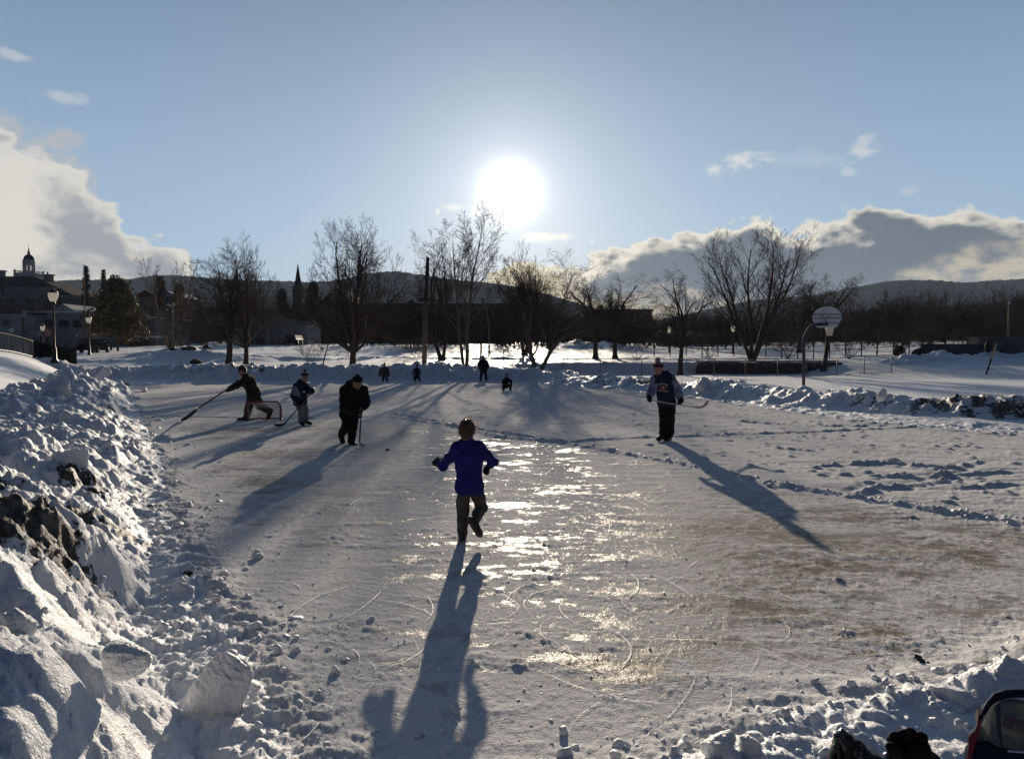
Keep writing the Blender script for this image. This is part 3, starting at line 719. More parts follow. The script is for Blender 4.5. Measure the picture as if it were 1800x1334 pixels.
B('bare_tree', 'bare tree with a curved dark trunk right behind the basketball hoop', 64, 'crook', 1447, 648, 486, 1392, 1508, 54, trunk=.45, stemlean=(8, 12))
B('bare_tree', 'dark many-stemmed low tree right of the basketball hoop', 72, 'bush', 1582, 632, 508, 1532, 1648, 63, kids=(11, 8, 5))
B('bare_tree', 'thin bare young tree between the hoop and the dark many-stemmed tree', 74, 'young', 1540, 630, 540, 1505, 1580, 66, m=M_BARKP, tw=M_TWIGP)
B('bare_tree', 'thin young tree with dark stem left of the broadest tree', 81, 'young', 568, 646, 556, 538, 600, 52, group='saplings in the snow')
B('bare_tree', 'tall pale thin birch-like trees behind the twin wooden poles', 84, 'clump', 300, 612, 455, 262, 340, 84, m=M_BARKP, tw=M_TWIGP, stems=3, group='bare trees by the town')
B('bare_tree', 'bare tree with pale twigs just right of the tallest pale tree', 85, 'young', 860, 622, 470, 828, 905, 75, m=M_BARKP, tw=M_TWIGP, kids=(13, 8, 5), levels=3)
B('bare_tree', 'bare tree with loose crown left of the V-forked tree', 86, 'fork', 922, 628, 462, 878, 968, 72, m=M_BARK)
B('bare_tree', 'slim dark tree between the apple-like tree and the many-stemmed fan', 87, 'young', 1243, 620, 500, 1205, 1280, 85, group='bare trees by the far lot')
B('bare_tree', 'bare tree with a lone thin trunk just right of the fan-shaped tree', 88, 'crook', 1405, 625, 480, 1365, 1450, 78, group='bare trees by the far lot')
B('shrub', 'low round bare bush in the snow left of the thin young tree', 91, 'bush', 543, 640, 603, 522, 566, 54, cat='shrub', group='bare shrubs in the park', tl=0)
B('shrub', 'dark red-brown bush at the foot of the split utility pole', 92, 'bush', 735, 630, 588, 700, 772, 66, cat='shrub', group='bare shrubs in the park', tl=0, kids=(12, 8, 5))
B('shrub', 'bare scrub beside the boulders under the twin poles', 93, 'bush', 318, 618, 540, 285, 372, 72, cat='shrub', group='bare shrubs in the park', tl=0, kids=(9, 7, 5))
B('shrub', 'thorny bush right of the curved dark trunk', 94, 'bush', 1492, 632, 565, 1462, 1530, 62, cat='shrub', group='bare shrubs in the park', tl=0)
B('shrub', 'scrub growing through the railing left of the hoop post', 95, 'bush', 1385, 632, 572, 1350, 1425, 66, cat='shrub', group='bare shrubs in the park', tl=0, kids=(10, 7, 5))
B('shrub', 'reddish scrub on the bank left of the skater in the maroon hat', 96, 'bush', 1120, 640, 590, 1085, 1150, 60, cat='shrub', group='bare shrubs in the park', tl=0)
B('shrub', 'low brush on the bank under the V-forked tree', 97, 'bush', 905, 652, 604, 872, 940, 55, cat='shrub', group='bare shrubs in the park', tl=0)
conifer('pine_tree', 'wide brownish pine with drooping boughs in front of the low white building', 201, 207, 612, 492, 132, 278, 88, 'pine', M_NEEDLEB)
conifer('pine_tree', 'dark round-topped pine left of the pale flagpole-thin mast', 202, 154, 600, 466, 134, 174, 150, 'spruce')
conifer('pine_tree', 'ragged narrow pine just right of the dark round-topped one', 203, 184, 600, 474, 166, 202, 150, 'spruce')
conifer('spruce_tree', 'pointed dark spruce in front of the left blue hill', 204, 282, 605, 488, 250, 314, 140, 'spruce')
conifer('spruce_tree', 'second pointed spruce a little lower beside the twin wooden poles', 205, 316, 605, 500, 285, 347, 145, 'spruce')
conifer('spruce_tree', 'dark spruce right beside the church steeple', 206, 551, 605, 496, 515, 587, 150, 'spruce')
conifer('spruce_tree', 'small spruce left of the church steeple', 207, 497, 605, 510, 466, 528, 160, 'spruce')
conifer('spruce_tree', 'squat dark evergreen behind the split utility pole', 208, 722, 612, 528, 690, 755, 90, 'pine')

def build_woods():
    rng = np.random.default_rng(7); T = []
    for k, (sty, kw) in enumerate([('vase', dict(levels=3, kids=(7, 6, 5))), ('tall', dict(levels=2, kids=(14, 8))), ('crook', dict(levels=3, kids=(6, 6, 5))), ('clump', dict(levels=2, stems=4, kids=(11, 7))), ('bush', dict(levels=2, kids=(9, 6)))]):
        st = dict(STY[sty]); st.update(kw); st['twigr'] = .0026; S = grow(rng, st); S[:, [2, 5]] /= np.percentile(S[:, 5], 99.5); T.append(S)
    parts = []
    def put(t, x, y, z, h, w):
        S = T[t].copy(); a = rng.uniform(0, 6.28); c, s = math.cos(a), math.sin(a)
        for k in (0, 3):
            X, Yy = S[:, k].copy(), S[:, k + 1].copy(); S[:, k] = (X * c - Yy * s) * w + x; S[:, k + 1] = (X * s + Yy * c) * w + y; S[:, k + 2] = S[:, k + 2] * h + z
        S[:, 6:8] *= h * .8; parts.append(S)
    tops = [(-200, 520), (0, 520), (240, 520), (420, 515), (600, 530), (760, 535), (900, 535), (1010, 548), (1130, 548), (1250, 545), (1330, 540), (1480, 528), (1560, 518), (1640, 516), (1700, 508), (1800, 500), (2100, 495)]
    for i in range(300):
        Y = rng.choice([rng.uniform(95, 130), rng.uniform(125, 180), rng.uniform(150, 230)]); px = rng.uniform(-150, 1960)
        if Y < 128 and px < 640: Y += 60
        tp = np.interp(px, [a for a, b in tops], [b for a, b in tops]) + abs(rng.normal(0, 16)) - 2
        x = (px - CX) / F * Y; z = 2.4 if Y < 170 else 3.0; h = at(px, tp, Y).z - z
        put(rng.integers(0, 4), x, Y, z, max(h, 3), max(h, 3) * rng.uniform(.7, 1.1))
    for i in range(110):                                # a thicker belt in front of the mills
        Y = rng.uniform(98, 165); px = rng.uniform(600, 1330); tp = np.interp(px, [600, 900, 1000, 1140, 1330], [540, 538, 550, 556, 552]) + abs(rng.normal(0, 12)) - 6
        z = 2.4; h = max(at(px, tp, Y).z - z, 3); put(rng.integers(0, 4), (px - CX) / F * Y, Y, z, h, h * rng.uniform(.8, 1.2))
    for i in range(220):                                # understorey
        Y = rng.uniform(92, 170); px = rng.uniform(-100, 1900)
        if px < 640: Y += 45
        put(4, (px - CX) / F * Y, Y, 2.3, rng.uniform(2.5, 6), rng.uniform(3, 6))
    for i in range(110):                                # brush along the far side of the park
        Y = rng.uniform(78, 100); px = rng.uniform(860, 1560); h = rng.uniform(1.4, 2.6); put(4, (px - CX) / F * Y, Y, 1.9 + (Y - 78) * .02, h, h * 1.3)
    S = np.concatenate(parts); V, Q = tubes_np(S[:, :3], S[:, 3:6], S[:, 6], S[:, 7], 3)
    tag(link('woods', mesh_np('woods', V, Q, False), M_WOODS), kind='stuff')
    # evergreens scattered through the far wood
build_woods()
# ------------------------------------------------------------------ town: buildings, walls, fences, lamps, poles
M_DKWALL = mat("grey_stucco", (0.16, 0.155, 0.15), 0.9, 0.15, .5, spec=0.1)
M_WHWALL = mat("pale_stucco", (0.25, 0.255, 0.265), 0.9, 0.12, .5, spec=0.1)
M_BRICK = mat("brown_brick", (0.075, 0.050, 0.040), 0.9, 0.25, .6, spec=0.1)
M_STONE = mat("dark_stone", (0.055, 0.048, 0.042), 0.9, 0.5, 3, bump=1.0, bscale=9, spec=0.1, dist=.1)
M_CONC = mat("concrete", (0.105, 0.105, 0.11), 0.9, 0.2, 1.2, bump=.3, bscale=12, spec=0.1)
M_SLATE = mat("slate_roof", (0.022, 0.021, 0.022), 0.95, 0.2, 1.5, spec=0.02)
M_WIRE = mat("wire_rubber", (0.008, 0.008, 0.008), 0.95, 0.1, 5, spec=0.0)
M_GLASS = mat("dark_glass", (0.012, 0.013, 0.015), 0.25, 0.1, 2, spec=0.3)
M_TRIM = mat("white_trim", (0.45, 0.45, 0.44), 0.8, 0.08, 2)
M_IRON = mat("black_iron", (0.010, 0.010, 0.011), 0.5, 0.2, 8, spec=0.4)
M_GALV = mat("galvanised", (0.16, 0.165, 0.175), 0.5, 0.15, 8, metal=0.3)
M_POLE = mat("weathered_pole", (0.17, 0.14, 0.115), 0.85, 0.2, 4, bump=.5, bscale=20)
M_DKPOLE = mat("dark_pole", (0.05, 0.04, 0.035), 0.85, 0.2, 4)
M_TIMBER = mat("dark_timber", (0.020, 0.017, 0.016), 0.85, 0.3, 3)
M_LINTEL = mat("stone_trim", (0.22, 0.21, 0.20), 0.9, 0.1, 2)

def pbox(mb, x0, y0, x1, y1, Y, depth):               # box whose front at depth Y spans a pixel rectangle
    a = at(x0, y1, Y); b = at(x1, y0, Y)
    return mb.box(((a.x + b.x) / 2, Y + depth / 2, (a.z + b.z) / 2), (b.x - a.x, depth, b.z - a.z))

def windows(parent, rects, Y, frame=M_TRIM, bars=1):
    for (x0, y0, x1, y1) in rects:
        w = pbox(MB(), x0, y0, x1, y1, Y - .05, .07).build('window', M_GLASS, parent)
        a = at(x0, y1, Y); b = at(x1, y0, Y); f = MB(); t = .07
        W = b.x - a.x; H = b.z - a.z; cx = (a.x + b.x) / 2; cz = (a.z + b.z) / 2
        f.box((cx, Y - .06, a.z - t / 2), (W + .3, .14, t)).box((cx, Y - .06, b.z + t / 2), (W + 2 * t, .12, t))
        for q in range(bars + 2): f.box((a.x + W * q / (bars + 1), Y - .062, cz), (t, .11, H))
        f.build('frame', frame, w)

def gable(parent, x0, x1, ye, yr, Y, depth, m=M_SLATE, ov=.25):
    a = at(x0, ye, Y); b = at(x1, ye, Y); r = at((x0 + x1) / 2, yr, Y)
    MB().prism([(a.x - ov, Y - .2, a.z), (b.x + ov, Y - .2, a.z), (r.x, Y - .2, r.z)], (0, depth, 0)).build('roof', m, parent)

def town_hall():
    Y = 200.0; c = at(40, 600, Y)
    t = empty('town_hall', (c.x, Y, 2.8), 'old town hall with hipped dark roof, white cupola and two chimneys', 'town hall')
    pbox(MB(), -150, 524, 124, 604, Y, 24).build('wall', M_DKWALL, t)
    pbox(MB(), -152, 518.5, 127, 524, Y - .5, 25).build('cornice', M_LINTEL, t)
    a = at(-155, 518.4, Y - .8); b = at(128, 518.4, Y - .8); r0 = at(-60, 487, Y + 11); r1 = at(72, 488, Y + 11)
    V = [(a.x, Y - .8, a.z), (b.x, Y - .8, a.z), (b.x, Y + 25, a.z), (a.x, Y + 25, a.z), (r0.x, Y + 8, r0.z), (r1.x, Y + 8, r1.z), (r1.x, Y + 14, r1.z), (r0.x, Y + 14, r0.z)]
    roof = MB().add(V, [(0, 1, 5, 4), (1, 2, 6, 5), (2, 3, 7, 6), (3, 0, 4, 7), (4, 5, 6, 7), (3, 2, 1, 0)]).build('roof', M_SLATE, t)
    pbox(MB(), 8, 504, 90, 519, Y - 1.2, 6).build('parapet', M_DKWALL, t)
    for x0, x1, y0 in ((-4, 4, 475), (77, 89, 482)):
        ch = MB(); pbox(ch, x0, y0 + 2, x1, 500, Y + 9, 1.4); pbox(ch, x0 - 1.2, y0, x1 + 1.2, y0 + 2, Y + 8.8, 1.8)
        if x0 > 0: pbox(ch, x0 + 5, y0 - 4, x0 + 7, y0, Y + 9.5, .3)
        ch.build('chimney', M_LINTEL, roof)
    windows(t, [(47, 526, 60, 546), (66, 527, 69, 537), (75, 527, 87, 537), (98, 525, 109, 539), (10, 526, 22, 546), (-20, 526, -8, 546)], Y, M_LINTEL)
    # cupola
    m = Y / F; cu = at(51.5, 490, Y + 11); k = (Y + 11) / F
    base = MB().box((cu.x, Y + 11, cu.z + 3 * k), (34 * k, 34 * k, 12 * k)).build('cupola', M_TRIM, t)
    bal = MB(); zb = at(900, 481, Y + 11).z
    for s in (-1, 1):
        bal.box((cu.x, Y + 11 + s * 15.5 * k, zb + 3 * k), (32 * k, .12, .18)); bal.box((cu.x + s * 15.5 * k, Y + 11, zb + 3 * k), (.12, 32 * k, .18))
        for q in range(9): bal.box((cu.x + (-15.5 + q * 3.9) * k, Y + 11 + s * 15.5 * k, zb + 1 * k), (.12, .12, 4 * k))
        for q in (-1, 1): bal.box((cu.x + s * 15.5 * k, Y + 11 + q * 15.5 * k, zb + 2 * k), (.4, .4, 7 * k))
    bal.build('balustrade', M_TRIM, base)
    lan = MB(); z0 = at(900, 481, Y + 11).z; z1 = at(900, 459, Y + 11).z; R = 8.6 * k
    for q in range(8):
        a = math.pi / 8 + q * math.pi / 4; lan.box((cu.x + R * math.cos(a), Y + 11 + R * math.sin(a), (z0 + z1) / 2), (.38, .38, z1 - z0), a)
    lan.lathe((cu.x, Y + 11, z0), [(R * 1.05, 0), (R * 1.05, .5)], 8, False); lan.lathe((cu.x, Y + 11, z1), [(R * .95, -1.0), (R * 1.15, -.75), (R * 1.2, .0), (R * 1.1, .25)], 16, False)
    lan.build('lantern', M_TRIM, base)
    zd = z1 + .25; MB().lathe((cu.x, Y + 11, zd), [(R * math.cos(q), 10 * k * math.sin(q)) for q in np.linspace(0, 1.5, 9)], 20).build('dome', M_SLATE, base)
    zt = zd + 9.6 * k; ztop = at(900, 428, Y + 11).z
    MB().lathe((cu.x, Y + 11, zt), [(2.0 * k, 0), (2.6 * k, .2), (2.0 * k, .5), (1.8 * k, 6 * k), (1.1 * k, 6.5 * k), (.9 * k, 10 * k), (.35 * k, 11 * k), (.1 * k, ztop - zt)], 10).build('spire', M_LINTEL, base)
town_hall()

def low_white():
    Y = 105.0; c = at(110, 600, Y)
    t = empty('low_building', (c.x, Y, 2.5), 'long low white building with three dark windows and a snow-edged flat roof', 'building')
    pbox(MB(), 46, 550, 176, 612, Y, 14).build('wall', M_WHWALL, t)
    pbox(MB(), 44, 546.6, 178, 550, Y - .4, 14.8).build('roof', mat("snowy_roof_edge", (0.55, 0.56, 0.58), 0.8), t)
    windows(t, [(80.5, 563, 93, 574.5), (105, 563.5, 121, 575), (129, 564, 144, 575)], Y, M_DKWALL, 2)
    Y = 100.0; c = at(10, 600, Y)
    t = empty('low_building', (c.x, Y, 2.5), 'plain pale annex with two small windows at the far left of the town', 'building')
    pbox(MB(), -120, 551, 37, 612, Y, 12).build('wall', M_WHWALL, t); pbox(MB(), -122, 548.4, 39, 551, Y - .3, 12.6).build('roof', M_SLATE, t)
    windows(t, [(7, 562, 10.5, 572), (13, 562, 16.5, 572)], Y, M_LINTEL, 0)
    Y = 122.0; c = at(110, 560, Y)
    t = empty('gabled_house', (c.x, Y, 2.5), 'small white gable peeking over the long low white building', 'house')
    pbox(MB(), 90, 547.5, 132, 602, Y, 9).build('wall', M_WHWALL, t); gable(t, 90, 132, 547.5, 534, Y, 9, M_WHWALL); windows(t, [(110, 543.0, 114, 547.0)], Y - .25, M_TRIM, 0)
    Y = 112.0; c = at(225, 600, Y)
    t = empty('long_building', (c.x, Y, 2.5), 'long grey low building with white canopy and ground floor windows behind the brownish pine', 'building')
    pbox(MB(), 178, 559, 273, 612, Y, 12).build('wall', M_DKWALL, t); pbox(MB(), 176, 556, 275, 559, Y - .4, 12.8).build('roof', M_TRIM, t)
    pbox(MB(), 120, 590, 271, 593, Y - 3, 3).build('canopy', M_TRIM, t)
    windows(t, [(168 + 17 * q, 597, 179 + 17 * q, 605) for q in range(6)], Y - .1, M_DKWALL, 1)
    Y = 118.0; c = at(490, 600, Y)
    t = empty('grey_warehouse', (c.x, Y, 2.6), 'grey block warehouse with dark doorways behind the round-crowned tree', 'warehouse')
    pbox(MB(), 405, 560, 512, 612, Y, 16).build('wall', M_DKWALL, t); pbox(MB(), 403, 556.5, 514, 560, Y - .4, 17).build('roof', M_SLATE, t)
    for x0, y0, x1 in ((451, 596, 463), (479, 597, 490), (430, 598, 440)): pbox(MB(), x0, y0, x1, 611, Y - .08, .1).build('door', M_GLASS, t)
    pbox(MB(), 468, 558, 474, 612, Y - .3, .4).build('pillar', M_LINTEL, t)
    an = pbox(MB(), 512, 570, 541, 606, Y + 2, 8).build('annex', M_WHWALL, t); pbox(MB(), 510, 566.5, 543, 570, Y + 1.7, 8.6).build('annex_roof', M_DKWALL, an)
    Y = 178.0; c = at(760, 590, Y)
    t = empty('brick_mill', (c.x, Y, 3.0), 'wide dark brown mill with one long flat roofline below the middle hill', 'mill')
    pbox(MB(), 622, 537, 905, 608, Y, 20).build('wall', M_BRICK, t); pbox(MB(), 619, 533.5, 908, 537, Y - .5, 21).build('roof', M_SLATE, t)
    windows(t, [(636 + 18 * q, y, 643 + 18 * q, y + 10) for q in range(15) for y in (546, 566)], Y, M_BRICK, 1)
    Y = 240.0; c = at(1090, 590, Y)
    t = empty('brick_mill', (c.x, Y, 4.0), 'distant dark mill with two roof ventilators against the yellow gap in the clouds', 'mill')
    pbox(MB(), 1036, 547, 1146, 606, Y, 20).build('wall', M_BRICK, t); rf = pbox(MB(), 1033, 543.5, 1149, 547, Y - .5, 21).build('roof', M_SLATE, t)
    for x in (1056.5, 1096):
        q = at(x, 543.5, Y + 8); k = Y / F
        MB().lathe((q.x, Y + 8, q.z - .3), [(3.4 * k, 0), (3.4 * k, 5 * k), (4.2 * k, 5.4 * k), (2.6 * k, 7.6 * k), (.5 * k, 10 * k)], 8, False).build('ventilator', M_SLATE, rf)
    Y = 122.0; c = at(1230, 600, Y)
    t = empty('low_shed', (c.x, Y, 2.6), 'low shed with a snow-covered roof right of the apple-like tree', 'shed')
    pbox(MB(), 1172, 590, 1288, 614, Y, 9).build('wall', M_DKWALL, t)
    a = at(1168, 590.5, Y - .6); b = at(1292, 590.5, Y - .6); r = at(1230, 581, Y + 4)
    MB().prism([(a.x, Y - .6, a.z), (a.x, Y + 9.6, a.z), (a.x, Y + 4.5, r.z)], (b.x - a.x, 0, 0)).build('roof', M_CHUNK, t)
    windows(t, [(1185 + 22 * q, 596, 1196 + 22 * q, 606) for q in range(5)], Y, M_LINTEL, 1)
    Y = 160.0; c = at(255, 560, Y)
    t = empty('gabled_house', (c.x, Y, 3.0), 'grey house with two snowy gables under the left blue hill', 'house')
    pbox(MB(), 240, 522, 312, 604, Y, 12).build('wall', M_DKWALL, t); gable(t, 238, 274, 521.8, 510, Y, 12); gable(t, 276, 314, 521.8, 512, Y + .3, 12, M_WHWALL)
low_white()

def church():
    Y = 190.0; c = at(524.5, 560, Y); k = Y / F
    t = empty('church', (c.x, Y, 3.0), 'church with a tall slender pointed steeple between the two leftmost big trees', 'church')
    z = lambda py: at(900, py, Y).z
    MB().box((c.x, Y, (z(512) + 3) / 2), (15 * k, 15 * k, z(512) - 3)).build('tower', M_STONE, t)
    b = MB().box((c.x, Y, (z(512) + z(503)) / 2), (12.5 * k, 12.5 * k, z(503) - z(512))); b.box((c.x, Y, z(511.5)), (16.5 * k, 16.5 * k, .5))
    for s in (-1, 1): b.box((c.x + s * 6.4 * k, Y - 6.4 * k, z(506)), (1.2 * k, 1.2 * k, 9 * k)).box((c.x + s * 6.4 * k, Y + 6.4 * k, z(506)), (1.2 * k, 1.2 * k, 9 * k))
    b.build('belfry', M_STONE, t)
    MB().lathe((c.x, Y, z(503)), [(6.6 * k, 0), (4.4 * k, z(490) - z(503)), (.25 * k, z(463) - z(503))], 8, False).build('spire', M_SLATE, t)
    MB().box((c.x + 9, Y + 14, 7), (11, 26, 9)).build('nave', M_STONE, t)
    MB().prism([(c.x + 3, Y + .5, 11.5), (c.x + 15, Y + .5, 11.5), (c.x + 9, Y + .5, 17)], (0, 27, 0)).build('roof', M_SLATE, t)
church()

# ---- walls and fences
def concrete_walls():
    Y = 60.0; c = at(1690, 630, Y)
    w = pbox(MB(), 1622, 607, 1752, 640, Y, .4); pbox(w, 1620, 604.6, 1754, 607, Y - .05, .5)
    t = tag(w.build('concrete_wall', M_CONC), 'low grey concrete wall behind the plough heaps on the right', 'wall')
    Y = 58.0
    w = pbox(MB(), 1756, 593, 2000, 642, Y, 4); pbox(w, 1754, 591, 2002, 593, Y - .1, 4.2)
    tag(w.build('concrete_block', M_CONC), 'taller grey concrete block at the right edge beside the low wall', 'wall')
concrete_walls()

def stone_wall():
    Y = 55.7; b = MB(); rng = random.Random(4)
    a = at(1224, 660, Y); e = at(1470, 660, Y); n = 34
    for row in range(4):
        x = a.x
        while x < e.x:
            w = rng.uniform(.35, .8); top = .98 - (.0 if x < 18 else 0)
            b.box((x + w / 2, Y + rng.uniform(-.06, .06), .1 + row * .23), (w * .97, .45, .225)); x += w
    b.box(((a.x + e.x) / 2, Y, .98), (e.x - a.x, .5, .10))
    tag(b.build('stone_wall', M_STONE), 'dark stone retaining wall behind the chain-link fence left of the hoop post', 'wall')
stone_wall()

def chain_link():
    Y = 50.2; xs = [885, 935, 990, 1055, 1128, 1192, 1255, 1310, 1367, 1418, 1471, 1519, 1567]
    P = []
    for q in xs:
        p = at(q, 650, Y); p.z = zat(p.x, p.y); P.append(p)
    t = empty('chain_link_fence', P[0], 'low chain-link fence with thin grey posts along the far edge of the court', 'fence')
    top = [Vector((p.x, p.y, p.z + 1.12)) for p in P]
    for p in P: MB().tube([p - Vector((0, 0, .2)), p + Vector((0, 0, 1.15))], .030, 6).build('post', M_GALV, t)
    MB().tube(top, .022, 5).build('rail', M_GALV, t)
    MB().tube([p + Vector((0, 0, .06)) for p in P[-4:]], .018, 5).build('bottom_rail', M_GALV, t)
    S0, S1 = [], []
    x = P[0].x
    while x < P[-1].x - 1.0:
        z = np.interp(x, [p.x for p in P], [p.z for p in P]); S0 += [(x, Y, z + .05), (x + 1.05, Y + .004, z + .05)]; S1 += [(x + 1.05, Y, z + 1.1), (x, Y + .004, z + 1.1)]; x += .085
    V, Q = tubes_np(S0, S1, np.full(len(S0), .0017), np.full(len(S0), .0017), 3); link('wire_mesh', mesh_np('wire_mesh', V, Q), M_GALV, t)
chain_link()

def rail_fence():
    Y = 64.0; p0 = at(1180, 630, Y)
    t = empty('rail_fence', (p0.x, Y, zat(p0.x, Y)), 'dark two-rail fence above the stone wall behind the hoop', 'fence')
    xs = list(range(1150, 1600, 28)); P = []
    for q in xs:
        p = at(q, 630, Y); p.z = zat(p.x, p.y); P.append(p); MB().box((p.x, p.y, p.z + .55), (.07, .07, 1.3)).build('post', M_TIMBER, t)
    for h in (1.05, .62): MB().tube([p + Vector((0, -.05, h)) for p in P], .024, 5).build('rail', M_TIMBER, t)
rail_fence()

def left_rails():
    Y0, Y1 = 38.5, 44.0
    a = at(-30, 610, Y0); b = at(57, 606, Y1); n = 17
    a.z = zat(a.x, a.y); b.z = zat(b.x, b.y)
    t = empty('bridge_railing', a, 'pale slatted railing on the snowy rise at the left edge', 'railing')
    r = [a.lerp(b, i / n) for i in range(n + 1)]
    for p in r: p.z = zat(p.x, p.y) - .1
    s = MB()
    for i, p in enumerate(r): s.box((p.x, p.y, p.z + .48), (.07, .07, 1.0))
    s.build('balusters', M_GALV, t)
    MB().tube([p + Vector((0, 0, 1.02)) for p in r], .05, 6).build('top_rail', M_TIMBER, t); MB().tube([p + Vector((0, 0, .16)) for p in r], .04, 6).build('bottom_rail', M_GALV, t)
    a = at(48, 600, 45.5); b = at(133, 612, 47.5); n = 26
    t = empty('dark_fence', (a.x, a.y, zat(a.x, a.y)), 'black picket fence sloping down to the right under the tall street lamp', 'fence')
    r = [a.lerp(b, i / n) for i in range(n + 1)]; zt = [at(0, 597 + 15 * i / n, 46).z for i in range(n + 1)]
    s = MB(); pk = MB()
    for i, p in enumerate(r):
        z0 = zat(p.x, p.y) - .1; z0 = min(z0, zt[i] - .5)
        pk.box((p.x, p.y, (z0 + zt[i]) / 2), (.09 if i % 5 else .14, .05, zt[i] - z0 + (.12 if i % 5 == 0 else 0)))
    pk.build('pickets', M_IRON, t)
    MB().tube([Vector((p.x, p.y - .05, z - .05)) for p, z in zip(r, zt)], .045, 5).build('top_rail', M_IRON, t)
    MB().prism([(r[0].x, r[0].y + .06, zt[0] - .95), (r[-1].x, r[-1].y + .06, zt[-1] - .85), (r[-1].x, r[-1].y + .06, zt[-1] - .1), (r[0].x, r[0].y + .06, zt[0] - .1)], (0, .03, 0)).build('screen', M_IRON, t)
left_rails()

def translucent(name, col, tr=.6):
    m = bpy.data.materials.new(name); m.use_nodes = True; t = m.node_tree; g = NG(t); out = t.nodes['Material Output']; p = t.nodes['Principled BSDF']
    p.inputs['Base Color'].default_value = (*col, 1); p.inputs['Roughness'].default_value = .4
    q = g.n('ShaderNodeBsdfTranslucent'); q.inputs['Color'].default_value = (*col, 1)
    x = g.n('ShaderNodeMixShader'); x.inputs[0].default_value = tr; g.L.new(p.outputs[0], x.inputs[1]); g.L.new(q.outputs[0], x.inputs[2]); g.L.new(x.outputs[0], out.inputs['Surface']); return m
M_LAMP = translucent("frosted_globe", (0.85, 0.83, 0.78), .75)
def lamp(label, px, ybase, ytop, Y, zb=None, sc_=1.0):
    p = at(px, ybase, Y); p.z = zat(p.x, p.y) - .1; zt = at(px, ytop, Y).z; H = zt - p.z
    t = empty('street_lamp', p, label, 'street lamp', 'black acorn street lamps')
    w = sc_
    MB().lathe(p, [(.20 * w, 0), (.20 * w, .12), (.13 * w, .2), (.12 * w, .8), (.07 * w, .95), (.06 * w, H - .95), (.11 * w, H - .9), (.12 * w, H - .78)], 12).build('post', M_IRON, t)
    q = p + Vector((0, 0, H - .78))
    MB().lathe(q, [(.12 * w, 0), (.20 * w, .10), (.255 * w, .28), (.27 * w, .42), (.25 * w, .50)], 16).build('globe', M_LAMP, t)
    MB().lathe(q + Vector((0, 0, .50)), [(.27 * w, 0), (.22 * w, .08), (.10 * w, .16), (.05 * w, .22), (.03 * w, .28)], 14).build('cap', M_IRON, t)
lamp('nearest and tallest black street lamp with a bright globe, above the black picket fence', 95.5, 622, 506, 44.5)
lamp('smaller black street lamp with bright globe in front of the brownish pine', 157, 622, 553, 74)
lamp('tiny street lamp at the far left in front of the pale annex', 20.5, 606, 573, 92, sc_=.9)
lamp('tiny street lamp beside the orange board in front of the long low white building', 75.5, 606, 569, 88, sc_=.9)
lamp('thin dark lamp post with a small globe left of the fan-shaped tree', 1288, 640, 568, 72, sc_=.7)
lamp('thin dark lamp post beside the trunk of the apple-like tree', 1176, 636, 571, 76, sc_=.6)

def signs():
    p = at(42, 625, 45.2); p.z = zat(p.x, p.y); zt = at(42, 545, 45.2).z
    t = empty('sign_post', p, 'dark sign post with two small pale plates seen from behind, left of the tallest lamp', 'sign')
    MB().box((p.x, p.y, (p.z + zt) / 2), (.09, .09, zt - p.z)).build('post', M_IRON, t)
    for y0, y1 in ((545, 551), (552, 557)): pbox(MB(), 38, y0, 46.5, y1, 45.05, .03).build('plate', M_GALV, t)
    MW = mat("sign_white", (0.62, 0.66, 0.62), .6, .05); MG = mat("sign_green", (0.03, 0.16, 0.08), .6, .05); MO = mat("sign_orange", (0.55, 0.09, 0.03), .6, .08)
    Y = 94.0; p = at(71, 606, Y); p.z = 2.3
    t = empty('lot_sign', p, 'small white and green sign in front of the long low white building', 'sign')
    MB().box((p.x, Y + .06, 3.0), (.1, .08, 2.0)).build('post', M_IRON, t); b = pbox(MB(), 66, 583, 75, 589.5, Y, .05).build('plate', MW, t)
    g = MB()
    for i in range(4): pbox(g, 67.2 + i * 1.9, 584.6, 68.5 + i * 1.9, 588, Y - .02, .02)
    g.build('lettering', MG, b)
    p = at(84, 606, Y); p.z = 2.3
    t = empty('notice_board', p, 'orange-red notice board with pale lettering right of the small white and green sign', 'sign')
    MB().box((p.x, Y + .06, 3.0), (.12, .08, 2.0)).build('post', M_IRON, t); b = pbox(MB(), 78.5, 579, 90, 592, Y, .06).build('plate', MO, t)
    g = MB()
    for (y, xs) in ((582, (81, 83, 85.5, 87.2)), (585.5, (80.5, 82.4, 84.5, 86.4, 88)), (589, (82, 84.6, 87))):
        for x in xs: pbox(g, x - .7, y - 1.0, x + .6, y + .8, Y - .02, .02)
    g.build('lettering', MW, b)
signs()

